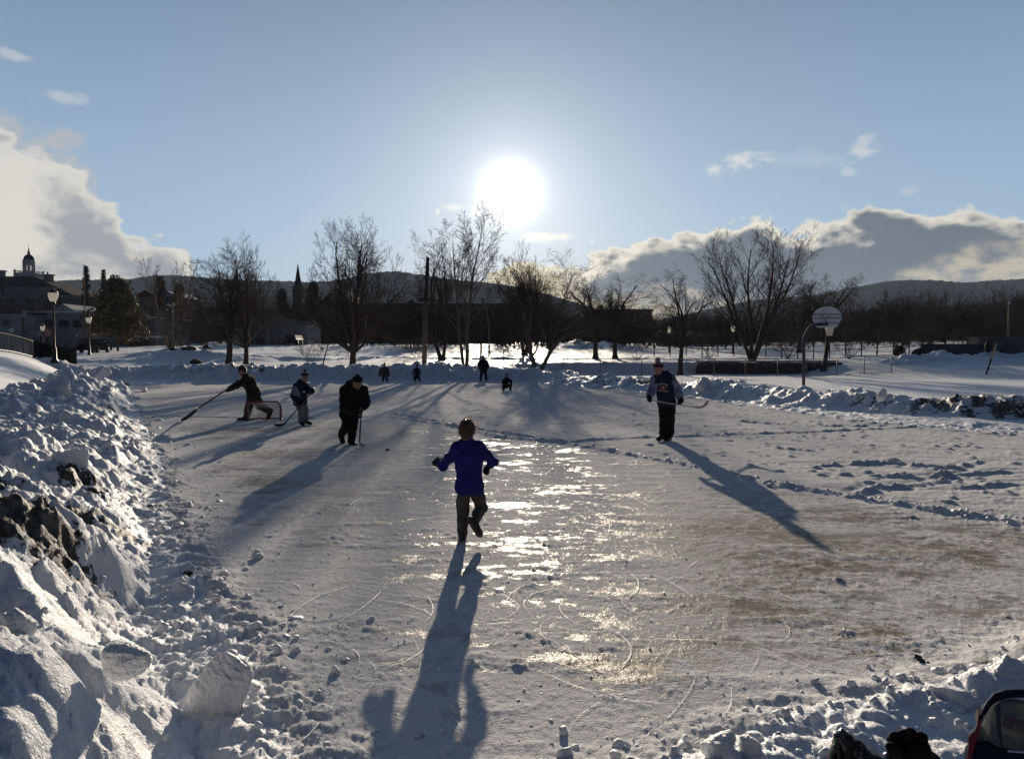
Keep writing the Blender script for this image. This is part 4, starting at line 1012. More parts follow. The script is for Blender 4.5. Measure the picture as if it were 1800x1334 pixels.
def poles():
    Y = 49.2; p = at(745.5, 650, Y); p.z = zat(p.x, p.y) - .2; q = at(748, 531, Y); r = at(751.5, 452, Y)
    t = empty('utility_pole', p, 'split utility pole, pale below and dark above a short crosspiece, beside the tallest pale tree', 'utility pole')
    MB().tube([p, q], [.155, .125], 12).build('lower_pole', M_POLE, t)
    MB().tube([at(747.5, 532, Y) + Vector((0, .2, 0)), r + Vector((0, .2, 0))], [.11, .10], 10).build('upper_pole', M_DKPOLE, t)
    pbox(MB(), 750, 462, 754, 485, Y + .1, .2).build('bracket', M_IRON, t)
    pbox(MB(), 735.5, 524, 765, 530.5, Y - .2, .4).build('crosspiece', M_DKPOLE, t)
    Y = 70.0; p = at(300, 616, Y); p.z = zat(p.x, p.y)
    t = empty('utility_pole', p, 'pair of pale wooden poles bound together beside the boulders', 'utility pole')
    for px, y0, y1 in ((297.3, 618, 556), (302.3, 618, 531)):
        a = at(px, y0, Y); a.z = zat(a.x, a.y) - .2; MB().tube([a, at(px + .8, y1, Y)], [.125, .095], 10).build('pole', M_POLE, t)
    s = MB()
    for a, b in ((296, 536), (306, 535), (303, 548), (294, 545)):
        c = at(a, b, Y - .15); s.lathe(c - Vector((0, 0, .1)), [(.05, 0), (.10, .05), (.07, .1), (.10, .15), (.03, .22)], 8)
    pbox(s, 293, 536, 308, 538, Y - .1, .1); s.build('insulators', M_TRIM, t)
    for label, px, pxt, yb, yt, Y, r, m in (('thin brown pole with a glinting tip behind the standing figure at the far bank', 845, 848, 646, 524, 62, .085, M_DKPOLE), ('pale thin utility pole in front of the wooded rise at the right edge', 1772, 1774, 606, 534, 95, .14, M_POLE), ('thin pale flag mast in front of the dark round-topped pine', 147.5, 147.5, 552, 467, 125, .09, M_POLE)):
        a = at(px, yb, Y); a.z = zat(a.x, a.y) - .3; b = at(pxt, yt, Y)
        t = empty('tall_pole', a, label, 'pole'); MB().tube([a, b], [r, r * .7], 8).build('shaft', m, t); MB().lathe(b, [(r * .9, 0), (r * 1.1, r), (r * .5, r * 2)], 8).build('tip', M_TRIM, t)
    def wire(label, a, b, sag, r=.022):
        pts = [a.lerp(b, i / 24) - Vector((0, 0, sag * 4 * (i / 24) * (1 - i / 24))) for i in range(25)]
        tag(MB().tube(pts, r, 5).build('overhead_wire', M_WIRE), label, 'wire')
    wire('black overhead wire from the paired wooden poles past the round-crowned tree', at(300, 535, 70), at(470, 556, 68), .45)
    wire('black overhead wire sagging from the pale pole at the right edge behind the hoop', at(1774, 540, 95), at(1345, 536, 80), 2.3, .035)
    wire('black overhead wire rising to the right past the apple-like tree', at(1205, 563, 78), at(1345, 535, 80), .25, .03)
    wire('black overhead wire running left from the split utility pole', at(748, 545, 49.2), at(525, 566, 66), .55, .014)
    wire('black overhead wire running right from the split utility pole', at(750, 560, 49.2), at(905, 527, 75), .75, .014)
poles()

def small_outdoor():
    b = at(1732.5, 657, 48.5); b.z = zat(b.x, b.y) - .1; e = at(1752, 603, 48.5)
    mid = b.lerp(e, .52)
    t = empty('marker_stake', b, 'leaning snow marker stake, dark below and yellowish above, in the right-hand field', 'stake')
    MB().tube([b, mid], .05, 6).build('lower_stake', M_TIMBER, t); MB().tube([mid, e], .055, 6).build('upper_stake', mat("yellow_wood", (0.40, 0.30, 0.14), .8), t)
    p = at(318.5, 642, 50); p.z = zat(p.x, p.y)
    s = MB().box((p.x, p.y, p.z + .18), (.11, .11, .5)); s.box((p.x, p.y, p.z + .44), (.13, .13, .04)); tag(s.build('short_post', M_TIMBER), 'short dark stub of a post in the sunlit snow before the boulders', 'post')
    p = at(1736, 640, 57.2); s = MB(); p.z = 1.0
    s.box((p.x, p.y, 1.35), (.12, .12, 1.6)); s.lathe((p.x, p.y, 1.75), [(.1, 0), (.2, .1), (.2, .45), (.08, .6)], 8); tag(s.build('hydrant_post', M_TIMBER), 'dark brown post with thick head standing before the concrete wall', 'post')
small_outdoor()

def boulder(name, label, c, size, seed, m=M_STONE, snow=False, group=None, cat='boulder', rough=.16, cuts=13, sub=4):
    rng = np.random.default_rng(seed); bm = bmesh.new(); bmesh.ops.create_icosphere(bm, subdivisions=sub, radius=1.0)
    N = rng.normal(0, 1, (cuts, 3)); N /= np.linalg.norm(N, axis=1, keepdims=True); D = rng.uniform(.42, .82, cuts)
    ph = rng.uniform(0, 6, (7, 4)); K = rng.normal(0, 1, (7, 3)) * np.array([[2.2], [3], [4], [5.5], [8], [11], [15]])
    for v in bm.verts:
        p = np.array(v.co)
        for n, d in zip(N, D):
            e = p @ n - d
            if e > 0: p = p - n * e * (.93 if m is not M_CHUNK else .90)
        w = sum(math.sin(K[i] @ p + ph[i, 0]) / (1.0 + i) for i in range(7))
        fz = sum(math.sin(K[i] @ p * 3.1 + ph[i, 1]) * math.sin(K[(i + 2) % 7] @ p * 2.3 + ph[i, 2]) for i in range(3, 7)) * .25
        v.co = Vector(p * (1 + rough * (w * .55 + fz * .55)))
    me = bpy.data.meshes.new(name); bm.to_mesh(me); bm.free(); me.polygons.foreach_set('use_smooth', np.ones(len(me.polygons), bool))
    me.transform(Matrix.Diagonal((*size, 1)) @ Matrix.Identity(4))
    o = link(name, me, m); o.location = c; o.rotation_euler = (0, 0, 0)
    return tag(o, label, cat, group)
def bo(label, px, py, Y, w, h, seed):
    p = at(px, py, Y); boulder('boulder', label, (p.x, p.y, zat(p.x, p.y) + h * .25), (w, w * .8, h), seed, group='boulders in the park')
bo('large dark boulder with one sunlit flank right of the paired wooden poles', 346, 640, 58, .62, .40, 3)
bo('dark boulder at the foot of the tall snow heap', 332, 624, 62, .6, .4, 4)
bo('low dark boulder just under the paired wooden poles', 303, 628, 63, .75, .35, 5)
bo('small dark boulder poking from the tall snow heap', 362, 618, 63, .4, .45, 6)
bo('black stump-like stone at the foot of the dark many-stemmed tree', 1583, 640, 62, .55, .75, 10)
bo('dark block at the left end of the low concrete wall', 1622, 640, 59.6, .75, .55, 12)
p = at(222, 679, 39); boulder('boulder', 'dark stone at the far end of the left snow bank', (p.x, p.y, .05), (.28, .3, .16), 11, group='boulders in the park')

def car(label, px, Y, zoff, seed):
    p = at(px, 612, Y); z = zat(p.x, Y) + zoff
    t = empty('parked_car', (p.x, Y, z), label, 'car', 'dark cars parked by the town')
    MP = mat("dark_car_paint", (0.012, 0.012, 0.014), .7, .1, spec=.1)
    x0 = p.x
    MB().prism([(x0 - .88, Y, z + .25), (x0 + .88, Y, z + .25), (x0 + .9, Y, z + .8), (x0 + .74, Y, z + 1.0), (x0 + .6, Y, z + 1.42), (x0 - .6, Y, z + 1.42), (x0 - .74, Y, z + 1.0), (x0 - .9, Y, z + .8)], (0, 3.6, 0)).build('body', MP, t)
    MB().prism([(x0 - .66, Y - .02, z + .98), (x0 + .66, Y - .02, z + .98), (x0 + .54, Y - .02, z + 1.34), (x0 - .54, Y - .02, z + 1.34)], (0, .05, 0)).build('rear_window', M_GLASS, t)
    for sx in (-1, 1):
        MB().box((x0 + sx * .72, Y - .02, z + .78), (.2, .06, .14)).build('tail_light', mat("tail_light", (0.25, 0.02, 0.015), .3), t)
        for dy in (.75, 2.85): MB().tube([(x0 + sx * .70, Y + dy, z + .32), (x0 + sx * .9, Y + dy, z + .32)], .32, 14).build('wheel', M_IRON, t)
car('dark car with snow-lit edges parked behind the smaller street lamp', 150, 80, 0, 1)
car('dark car parked by the grey block warehouse behind snow', 510, 104, 0, 2)
# ------------------------------------------------------------------ solid shapes blended into one skin (for people, clothes and gear)
class SDF:
    def __init__(s, vox): s.v = vox; s.P = []; s.cuts = []; s.wr = (0, 0, 0)
    def cone(s, a, b, ra, rb=None, k=.03): s.P.append(('c', np.array(a, float), np.array(b, float), ra, ra if rb is None else rb, k)); return s
    def chain(s, pts, rs, k=.02):
        for i in range(len(pts) - 1): s.cone(pts[i], pts[i + 1], rs[i], rs[i + 1], k)
        return s
    def ell(s, c, rad, B=None, k=.03, sub=False): s.P.append(('s' if sub else 'e', np.array(c, float), np.array(rad, float), np.eye(3) if B is None else np.array(B, float), 0, k)); return s
    def cut(s, p, n): s.cuts.append((np.array(p, float), np.array(n, float) / np.linalg.norm(n))); return s
    def wrinkle(s, amp, scale, seed=1): s.wr = (amp, scale, seed); return s
    def mesh(s, name):
        v = s.v; lo = np.full(3, 1e9); hi = -lo
        for q in s.P:
            if q[0] == 's': continue
            if q[0] == 'c': r = max(q[3], q[4]); a, b = np.minimum(q[1], q[2]) - r, np.maximum(q[1], q[2]) + r
            else: r = q[2].max(); a, b = q[1] - r, q[1] + r
            lo = np.minimum(lo, a); hi = np.maximum(hi, b)
        lo = lo - 4 * v; n = np.ceil((hi + 4 * v - lo) / v).astype(int) + 1
        D = np.full(n, .5, np.float32); ax = [lo[i] + v * np.arange(n[i]) for i in range(3)]
        for q in s.P:
            m = q[5] + 3 * v
            if q[0] == 'c': r = max(q[3], q[4]); a, b = np.minimum(q[1], q[2]) - r - m, np.maximum(q[1], q[2]) + r + m
            else: r = q[2].max(); a, b = q[1] - r - m, q[1] + r + m
            i0 = np.clip(np.floor((a - lo) / v).astype(int), 0, n); i1 = np.clip(np.ceil((b - lo) / v).astype(int) + 1, 0, n)
            sl = tuple(slice(i0[k], i1[k]) for k in range(3))
            X, Y, Z = np.meshgrid(*[ax[k][sl[k]] for k in range(3)], indexing='ij', sparse=True)
            if q[0] == 'c':
                d = q[2] - q[1]; L2 = max(d @ d, 1e-12)
                x, y, z = X - q[1][0], Y - q[1][1], Z - q[1][2]
                t = np.clip((x * d[0] + y * d[1] + z * d[2]) / L2, 0, 1)
                f = np.sqrt((x - t * d[0]) ** 2 + (y - t * d[1]) ** 2 + (z - t * d[2]) ** 2) - (q[3] + (q[4] - q[3]) * t)
            else:
                x, y, z = X - q[1][0], Y - q[1][1], Z - q[1][2]; B = q[3]; R = q[2]
                u = [(x * B[i][0] + y * B[i][1] + z * B[i][2]) for i in range(3)]
                k0 = np.sqrt(sum((u[i] / R[i]) ** 2 for i in range(3))); k1 = np.sqrt(sum((u[i] / R[i] ** 2) ** 2 for i in range(3)))
                f = k0 * (k0 - 1) / np.maximum(k1, 1e-6)
            o = D[sl]; k = max(q[5], 1e-4)
            if q[0] == 's':
                h = np.maximum(k - np.abs(o + f), 0) / k; D[sl] = np.maximum(o, -f) + h * h * k * .25
            else:
                h = np.maximum(k - np.abs(o - f), 0) / k; D[sl] = np.minimum(o, f) - h * h * k * .25
        X, Y, Z = np.meshgrid(*ax, indexing='ij', sparse=True)
        if s.wr[0]:
            rng = np.random.default_rng(s.wr[2]); W = 0
            for i in range(7):
                kv = rng.normal(0, 1, 3); kv *= (2 * math.pi / s.wr[1]) * rng.uniform(.6, 1.7) / np.linalg.norm(kv)
                ph = rng.uniform(0, 6.28); W = W + np.sin(X * kv[0] + Y * kv[1] + Z * kv[2] + ph)
            D = D + (s.wr[0] * .4) * W.astype(np.float32)
        for p, nn in s.cuts: D = np.maximum(D, (X - p[0]) * nn[0] + (Y - p[1]) * nn[1] + (Z - p[2]) * nn[2])
        return nets(name, D, lo, v)

def nets(name, D, lo, v):
    I = D < 0; nx, ny, nz = D.shape
    s = np.zeros((nx - 1, ny - 1, nz - 1), np.int8)
    for a in (0, 1):
        for b in (0, 1):
            for c in (0, 1): s += I[a:nx - 1 + a, b:ny - 1 + b, c:nz - 1 + c]
    act = (s > 0) & (s < 8); ci, cj, ck = np.nonzero(act); N = len(ci)
    idx = np.full(act.shape, -1, np.int64); idx[ci, cj, ck] = np.arange(N)
    P = np.zeros((N, 3)); cnt = np.zeros(N)
    for axis in range(3):
        for a in (0, 1):
            for b in (0, 1):
                o0 = [0, 0, 0]; o = [k for k in range(3) if k != axis]; o0[o[0]] = a; o0[o[1]] = b; o1 = list(o0); o1[axis] = 1
                d0 = D[ci + o0[0], cj + o0[1], ck + o0[2]]; d1 = D[ci + o1[0], cj + o1[1], ck + o1[2]]
                m = (d0 < 0) != (d1 < 0); t = np.where(m, d0 / np.where(m, d0 - d1, 1), 0)
                q = np.zeros((N, 3)); q[:, axis] = t; q[:, o[0]] = a; q[:, o[1]] = b
                P[m] += q[m]; cnt[m] += 1
    P = (np.stack([ci, cj, ck], 1) + P / np.maximum(cnt, 1)[:, None]) * v + lo
    Q = []
    for axis in range(3):
        o = [k for k in range(3) if k != axis]
        A = I.take(range(0, D.shape[axis] - 1), axis); B = I.take(range(1, D.shape[axis]), axis)
        e = np.argwhere(A != B); e = e[(e[:, o[0]] > 0) & (e[:, o[1]] > 0) & (e[:, o[0]] < D.shape[o[0]] - 1) & (e[:, o[1]] < D.shape[o[1]] - 1)]
        def c(da, db):
            f = e.copy(); f[:, o[0]] -= da; f[:, o[1]] -= db; return idx[f[:, 0], f[:, 1], f[:, 2]]
        q = np.stack([c(1, 1), c(0, 1), c(0, 0), c(1, 0)], 1)
        ins = I[e[:, 0], e[:, 1], e[:, 2]]
        flip = ins if axis != 1 else ~ins
        q[~flip] = q[~flip][:, ::-1]
        Q.append(q)
    return mesh_np(name, P, np.concatenate(Q), True)

# ------------------------------------------------------------------ cloth, skin and gear colours
def cloth(name, c, var=.15, rough=.85, bump=.25, bs=90, spec=.15, c2=None, scale=9): return mat(name, c, rough, var, scale, bump, bs, spec, col2=c2)
M_SKIN = mat("skin", (0.30, 0.155, 0.11), .55, .08, 12, spec=.3)
M_HAIRB = mat("brown_hair", (0.060, 0.028, 0.014), .45, .2, 40, bump=.6, bscale=160, spec=.4)
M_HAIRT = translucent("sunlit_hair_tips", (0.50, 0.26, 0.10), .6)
M_DKHAIR = mat("dark_hair", (0.025, 0.015, 0.010), .5, .2, 40, bump=.6, bscale=160)
M_BLUE = cloth("royal_blue_shirt", (0.017, 0.020, 0.15), .08)
M_GREYP = cloth("grey_trousers", (0.070, 0.064, 0.056))
M_BOOT = mat("black_boot", (0.014, 0.013, 0.013), .55, .2, 10, bump=.2, bscale=60)
M_BOOTB = mat("brown_black_boot", (0.034, 0.030, 0.026), .6, .2, 10, bump=.2, bscale=60)
M_BLACK = cloth("black_cloth", (0.010, 0.010, 0.011))
M_NAVY = cloth("navy_cloth", (0.016, 0.020, 0.048))
M_SLATEB = cloth("heather_blue", (0.17, 0.20, 0.29))
M_GREYC = cloth("light_grey_cloth", (0.17, 0.17, 0.18))
M_CAMO = cloth("camouflage_jacket", (0.011, 0.010, 0.008), c2=(0.048, 0.041, 0.028), scale=11)
M_KNITG = cloth("grey_knit", (0.23, 0.21, 0.22), bump=.6, bs=60)
M_MAROON = cloth("maroon_knit", (0.065, 0.013, 0.017), bump=.6, bs=60)
M_STEEL = mat("blade_steel", (0.5, 0.5, 0.52), .25, .05, 5, metal=1.0)
M_STICKB = mat("black_stick", (0.012, 0.012, 0.012), .4, .2, 20)
M_STICKW = mat("pale_stick", (0.36, 0.32, 0.26), .5, .15, 20)
M_TAPE = mat("white_tape", (0.62, 0.62, 0.60), .7, .1, 30)
M_RED = mat("red_paint", (0.11, 0.008, 0.010), .4, .15, 8, spec=.5)
M_NETW = mat("white_net", (0.50, 0.49, 0.46), .8, .05, 8)
M_RUBBER = mat("black_rubber", (0.012, 0.012, 0.012), .6, .2, 15)
M_EYE = mat("dark_eye", (0.015, 0.010, 0.008), .15, .05, 5, spec=.5)

def basis(fwd, up=(0, 0, 1)):
    f = Vector(fwd).normalized(); r = f.cross(Vector(up)).normalized(); u = r.cross(f); return np.array(r), np.array(f), np.array(u)

def hand_sdf(S, W, K, nrm, s=1.0, curl=.9, fat=1.0, side=1, axis_dir=None):
    """palm from wrist W towards knuckles K; palm faces nrm; five bent fingers of unequal length and a thumb from the palm's side"""
    W = np.array(W, float); K = np.array(K, float); f = K - W; f /= np.linalg.norm(f)
    n = np.array(nrm, float); n -= f * (n @ f); n /= np.linalg.norm(n); l = np.cross(n, f) * side
    s_ = .085 * s
    for q, o in enumerate((-.027, -.009, .009, .026)):
        kn = W + f * s_ * (1, 1.04, 1.0, .92)[q] + l * o * s * fat
        S.cone(W + l * o * .45 * s, kn, .0135 * s * fat, .0115 * s * fat, .012)
        L = (.068, .076, .070, .055)[q] * s; p = kn; a = .25
        for j, fr in enumerate((.45, .31, .24)):
            a += curl * (.9, 1.05, .75)[j]; d = f * math.cos(a) + n * math.sin(a); p2 = p + d * L * fr * (1 + .1 * (fat - 1))
            S.cone(p, p2, (.0100, .0092, .0084)[j] * s * fat, (.0092, .0084, .0074)[j] * s * fat, .004); p = p2
    t0 = W + f * .025 * s - l * .022 * s * fat; t1 = t0 + (f * .55 - l * .65 + n * .45) * .040 * s; t2 = t1 + (f * .75 + n * .75 - l * .05) * .034 * s
    S.cone(W, t0, .014 * s * fat, .014 * s * fat, .01).cone(t0, t1, .0135 * s * fat, .0115 * s * fat, .008).cone(t1, t2, .0112 * s * fat, .0092 * s * fat, .005)

def head_sdf(S, c, face, up, s=1.0):
    r, f, u = basis(face, up); B = [r, f, u]; c = np.array(c)
    S.ell(c + u * .012 * s, (.074 * s, .093 * s, .098 * s), B, .02)
    S.ell(c - u * .055 * s + f * .030 * s, (.054 * s, .056 * s, .062 * s), B, .04)
    S.cone(c - u * .098 * s + f * .062 * s, c - u * .092 * s + f * .066 * s, .020 * s, .018 * s, .03)            # chin
    S.cone(c + u * .008 * s + f * .090 * s, c - u * .036 * s + f * .108 * s, .008 * s, .014 * s, .014)             # nose
    S.cone(c + u * .026 * s + f * .084 * s - r * .040 * s, c + u * .026 * s + f * .084 * s + r * .040 * s, .010 * s, .010 * s, .012)   # brow
    for q in (-1, 1):
        S.ell(c + u * .004 * s + f * .090 * s + r * q * .030 * s, (.015 * s, .012 * s, .010 * s), B, .008, sub=True)
        S.ell(c - u * .008 * s + r * q * .077 * s - f * .004 * s, (.010 * s, .020 * s, .031 * s), B, .006)          # ear
    S.cone(c - u * .066 * s + f * .090 * s - r * .016 * s, c - u * .066 * s + f * .090 * s + r * .016 * s, .0085 * s, .0085 * s, .008)
    S.cone(c - u * .078 * s + f * .088 * s - r * .013 * s, c - u * .078 * s + f * .088 * s + r * .013 * s, .0085 * s, .0085 * s, .006)
    return r, f, u

def eyes(root, c, face, up, s=1.0):
    r, f, u = basis(face, up); c = np.array(c)
    for q in (-1, 1):
        S = SDF(.0022); S.ell(c + u * .004 * s + f * .080 * s + r * q * .030 * s, (.0105 * s,) * 3, None, .002); link('eye', S.mesh('eye'), M_EYE, root)

class Pose:
    def __init__(s, Y0): s.Y = Y0; s.J = {}
    def set(s, **kw):
        for k, q in kw.items(): s.J[k] = np.array(at(q[0], q[1], s.Y + (q[2] if len(q) > 2 else 0)))
        return s
    def __getitem__(s, k): return s.J[k]

def lerp(a, b, t): return a * (1 - t) + b * t

def figure(label, P, s, face, vox, up=(0, 0, 1), hs=1.0, lf=None, skin=M_SKIN, top=None, legs=None, boots=None, hands=None, hat=None, hair=None, hood=False, skates=False, top_add=.0, leg_add=.0, toes=None, grip=None, eye=False, group='people on the ice', sleeve=None, bootshaft=.16, curl=.9, yoke=None, collar=True):
    """a person in the pose P (joints in metres); s scales limb thickness to the body's size"""
    root = empty('person', (P['pel'][0], P['pel'][1], 0), label, 'person', group)
    J = P.J; neck = J['neck']; hc = J['head']
    mid = lambda a, b, t=.5: lerp(J[a], J[b], t)
    # body, one continuous surface
    S = SDF(vox); r, f, u = head_sdf(S, hc, face, up, s * hs)
    S.cone(hc - u * .06 * s * hs - f * .015 * s, neck, .050 * s * hs, .056 * s, .03)
    def torso(S, a, w=1.0, lo=1.0, k=.07):
        ch = lerp(neck, J['pel'], .33); wa = lerp(neck, J['pel'], .68)
        S.cone(lerp(J['shl'], neck, .12), lerp(J['shr'], neck, .12), (.060 + a) * s, (.060 + a) * s, k * s)
        for q, h in (('shl', 'hipl'), ('shr', 'hipr')):
            S.cone(lerp(J[q], neck, .30) + np.array((0, 0, -.03 * s)), lerp(J[h], wa, .35), (.072 * w + a) * s, (.082 * w + a) * s, k * s)
            S.cone(lerp(J[h], wa, .35), J[h], (.082 * w + a) * s, (.088 * w + a) * lo * s, k * s)
        S.cone(ch, J['pel'], (.095 * w + a) * s, (.090 * w + a) * s, k * s)
        S.cone(neck, ch, (.06 + a) * s, (.09 + a) * s, k * s)
    torso(S, -.014, .90)
    for q in 'lr':
        S.chain([J['sh' + q], J['el' + q], J['wr' + q]], [.046 * s, .037 * s, .026 * s], .03 * s)
        S.chain([J['hip' + q], J['kn' + q], J['an' + q]], [.078 * s, .052 * s, .036 * s], .03 * s)
        t = J['toe' + q]; sn = J['kn' + q] - J['an' + q]; sn /= np.linalg.norm(sn); fd = t - J['an' + q]; fd = fd - sn * (fd @ sn) * .6; fd /= np.linalg.norm(fd); so = J['an' + q] - sn * .040 * s
        S.chain([J['an' + q], so + fd * .05 * s, so + fd * .14 * s], [.034 * s, .030 * s, .022 * s], .02 * s)
        if hands is None or hands.get(q) is None:
            nrm = (grip or {}).get(q, (0, 1, -.3)); hand_sdf(S, J['wr' + q], J['ha' + q], nrm, s, curl, 1.0, 1 if q == 'r' else -1)
    S.wrinkle(.0006, .05)
    link('body', S.mesh('body'), skin, root)
    if eye: eyes(root, hc, face, up, s * hs)
    # trousers
    if legs:
        S = SDF(vox); a = .012 + leg_add
        for q in 'lr':
            S.cone(J['pel'], J['hip' + q], (.080 + a) * s, (.076 + a) * s, .04 * s)
            S.chain([J['hip' + q], lerp(J['hip' + q], J['kn' + q], .5), J['kn' + q], lerp(J['kn' + q], J['an' + q], .45), lerp(J['kn' + q], J['an' + q], .93)], [(.077 + a) * s, (.070 + a) * s, (.058 + a) * s, (.054 + a) * s, (.046 + a * 1.2) * s], .025 * s)
        S.wrinkle(.006 * s, .13 * s, 3); link('trousers', S.mesh('trousers'), legs, root)
    # jacket or shirt
    if top:
        S = SDF(vox); a = .016 + top_add; torso(S, a, 1.0, 1.05)
        for q in 'lr': S.chain([J['sh' + q], lerp(J['sh' + q], J['el' + q], .5), J['el' + q], lerp(J['el' + q], J['wr' + q], .5), lerp(J['el' + q], J['wr' + q], .95)], [(.052 + a) * s, (.045 + a) * s, (.040 + a) * s, (.035 + a) * s, (.030 + a * .9) * s], .03 * s)
        if collar: S.cone(neck + np.array((0, 0, -.01)), neck + u * .03 * s, (.062 + a * .6) * s, (.058 + a * .5) * s, .03 * s)
        if hood: S.ell(neck - f * .075 * s + u * .03 * s, (.115 * s, .075 * s, .085 * s), [r, f, u], .05 * s)
        S.wrinkle(.007 * s, .13 * s, 5); tm = S.mesh('jacket'); to = link('jacket' if top_add > .006 else 'shirt', tm, top, root); root_top = to
        if sleeve:                                     # contrasting sleeves worn over the same arm
            for q in 'lr':
                S = SDF(vox); b = a + .013; S.chain([lerp(J['sh' + q], neck, .2), J['sh' + q], lerp(J['sh' + q], J['el' + q], .5), J['el' + q], lerp(J['el' + q], J['wr' + q], .5), lerp(J['el' + q], J['wr' + q], .95)], [(.040 + b) * s, (.054 + b) * s, (.046 + b) * s, (.041 + b) * s, (.036 + b) * s, (.031 + b * .9) * s], .03 * s)
                S.wrinkle(.006 * s, .12 * s, 5); link('sleeve', S.mesh('sleeve'), sleeve, root)
    # boots or skates
    for q in 'lr':
        A = J['an' + q]; T = J['toe' + q]; d = T - A; shin = J['kn' + q] - A; shin /= np.linalg.norm(shin)
        fd = d - shin * (d @ shin) * .6; fd /= np.linalg.norm(fd)
        S = SDF(vox * .9)
        S.chain([A + shin * bootshaft * s, A + shin * .02 * s, A - shin * .03 * s], [.062 * s, .056 * s, .052 * s], .02 * s)
        sole = A - shin * .045 * s
        S.chain([sole - fd * .045 * s, sole + fd * .05 * s, sole + fd * .15 * s, sole + fd * .185 * s], [.042 * s, .046 * s, .045 * s, .034 * s], .03 * s)
        S.cone(A, sole + fd * .10 * s, .050 * s, .040 * s, .03 * s)
        bo_ = link('skate' if skates else 'boot', S.mesh('boot'), boots or M_BOOT, root)
        if skates:
            low = sole - shin * .045 * s; h = MB()
            for e in (-.055, .12): h.tube([Vector(low + fd * e * s + shin * .02 * s), Vector(low + fd * e * s - shin * .034 * s)], .017 * s, 8)
            h.build('blade_holder', M_TAPE, bo_)
            b = MB(); X = low - shin * .048 * s; w = np.cross(fd, shin) * .004
            b.prism([Vector(X - fd * .10 * s + w), Vector(X + fd * .18 * s + w), Vector(X + fd * .21 * s + shin * .022 * s + w), Vector(X - fd * .12 * s + shin * .022 * s + w)], Vector(-2 * w)); b.build('blade', M_STEEL, bo_)
    # gloves
    if hands:
        for q in 'lr':
            g = hands.get(q)
            if not g: continue
            m, fat, cuff = g; S = SDF(vox * .7); nrm = (grip or {}).get(q, (0, 1, -.3)); hand_sdf(S, J['wr' + q], J['ha' + q], nrm, s * 1.12, curl, fat, 1 if q == 'r' else -1)
            ar = J['el' + q] - J['wr' + q]; ar /= np.linalg.norm(ar)
            S.cone(J['wr' + q] - ar * .015 * s, J['wr' + q] + ar * .075 * s, (.030 + cuff) * s, (.036 + cuff * 1.3) * s, .015)
            link('glove', S.mesh('glove'), m, root)
    c = np.array(hc); k = s * hs
    if hair:
        S = SDF(vox * .8); S.ell(c + u * .022 * k - f * .010 * k, (.083 * k, .097 * k, .098 * k), [r, f, u], .02); S.cone(c - f * .05 * k, c - f * .055 * k - u * .045 * k, .058 * k, .045 * k, .03)
        S.cut(c + f * .052 * k + u * .02 * k, f - u * .55); S.wrinkle(.005 * k, .035 * k, 9); link('hair', S.mesh('hair'), hair, root)
    if hat:
        m, m2, pom, mp = hat; S = SDF(vox * .8); S.ell(c + u * .035 * k - f * .006 * k, (.088 * k, .104 * k, .095 * k), [r, f, u], .02).cone(c + u * .10 * k, c + u * .125 * k - f * .01 * k, .05 * k, .035 * k, .04)
        S.cut(c + u * .022 * k, -(u - f * .18)); S.wrinkle(.003 * k, .03 * k, 4); ho = link('hat', S.mesh('hat'), m, root)
        if m2:
            S = SDF(vox * .8)
            for i in range(20):
                a0, a1 = i * .3142, (i + 1) * .3142
                pt = lambda a: c + u * .052 * k + u * .018 * k * math.sin(a) + r * .084 * k * math.cos(a) + f * (.098 * math.sin(a) - .006) * k
                S.cone(pt(a0) - u * .012 * k, pt(a0) + u * .028 * k, .016 * k, .015 * k, .010)
            link('brim', S.mesh('brim'), m2, ho)
        if pom:
            S = SDF(vox * .7); S.ell(c + u * (.15 + pom * .5) * k - f * .012 * k, (pom * k,) * 3, None, .01).wrinkle(.010 * k, .03 * k, 8); link('pompom', S.mesh('pompom'), mp, ho)
    return root, (r, f, u)

def stick(label, pts, blade, m=M_STICKB, mb=None, w=.030, tape=None, thick=.014, h=.062):
    """hockey stick: a rectangular shaft along pts and a curved flat blade along `blade`"""
    t = empty('hockey_stick', pts[-1], label, 'hockey stick', 'hockey sticks in use')
    V = [Vector(p) for p in pts]
    MB().tube(V, w * .55, 4, smooth=False).build('shaft', m, t)
    B = [Vector(p) for p in blade]; q = MB(); n = len(B)
    for i in range(n - 1):
        d = (B[i + 1] - B[i]).normalized(); up = Vector((0, 0, 1)); up = (up - d * up.dot(d)).normalized(); nn = d.cross(up) * thick * .5
        h0 = h * (.6 + .4 * min(1, i / 1.5)); h1 = h * (.6 + .4 * min(1, (i + 1) / 1.5)) * (.75 if i == n - 2 else 1)
        q.add([B[i] - nn - up * h0 / 2, B[i] + nn - up * h0 / 2, B[i] + nn + up * h0 / 2, B[i] - nn + up * h0 / 2, B[i + 1] - nn - up * h1 / 2, B[i + 1] + nn - up * h1 / 2, B[i + 1] + nn + up * h1 / 2, B[i + 1] - nn + up * h1 / 2],
              [(3, 2, 1, 0), (4, 5, 6, 7), (0, 1, 5, 4), (1, 2, 6, 5), (2, 3, 7, 6), (3, 0, 4, 7)])
    q.build('blade', mb or m, t)
    if tape:
        a, b = V[0], V[-1]; MB().tube([a.lerp(b, tape[0]), a.lerp(b, tape[1])], w * .66, 8).build('tape', M_TAPE, t)
    return t

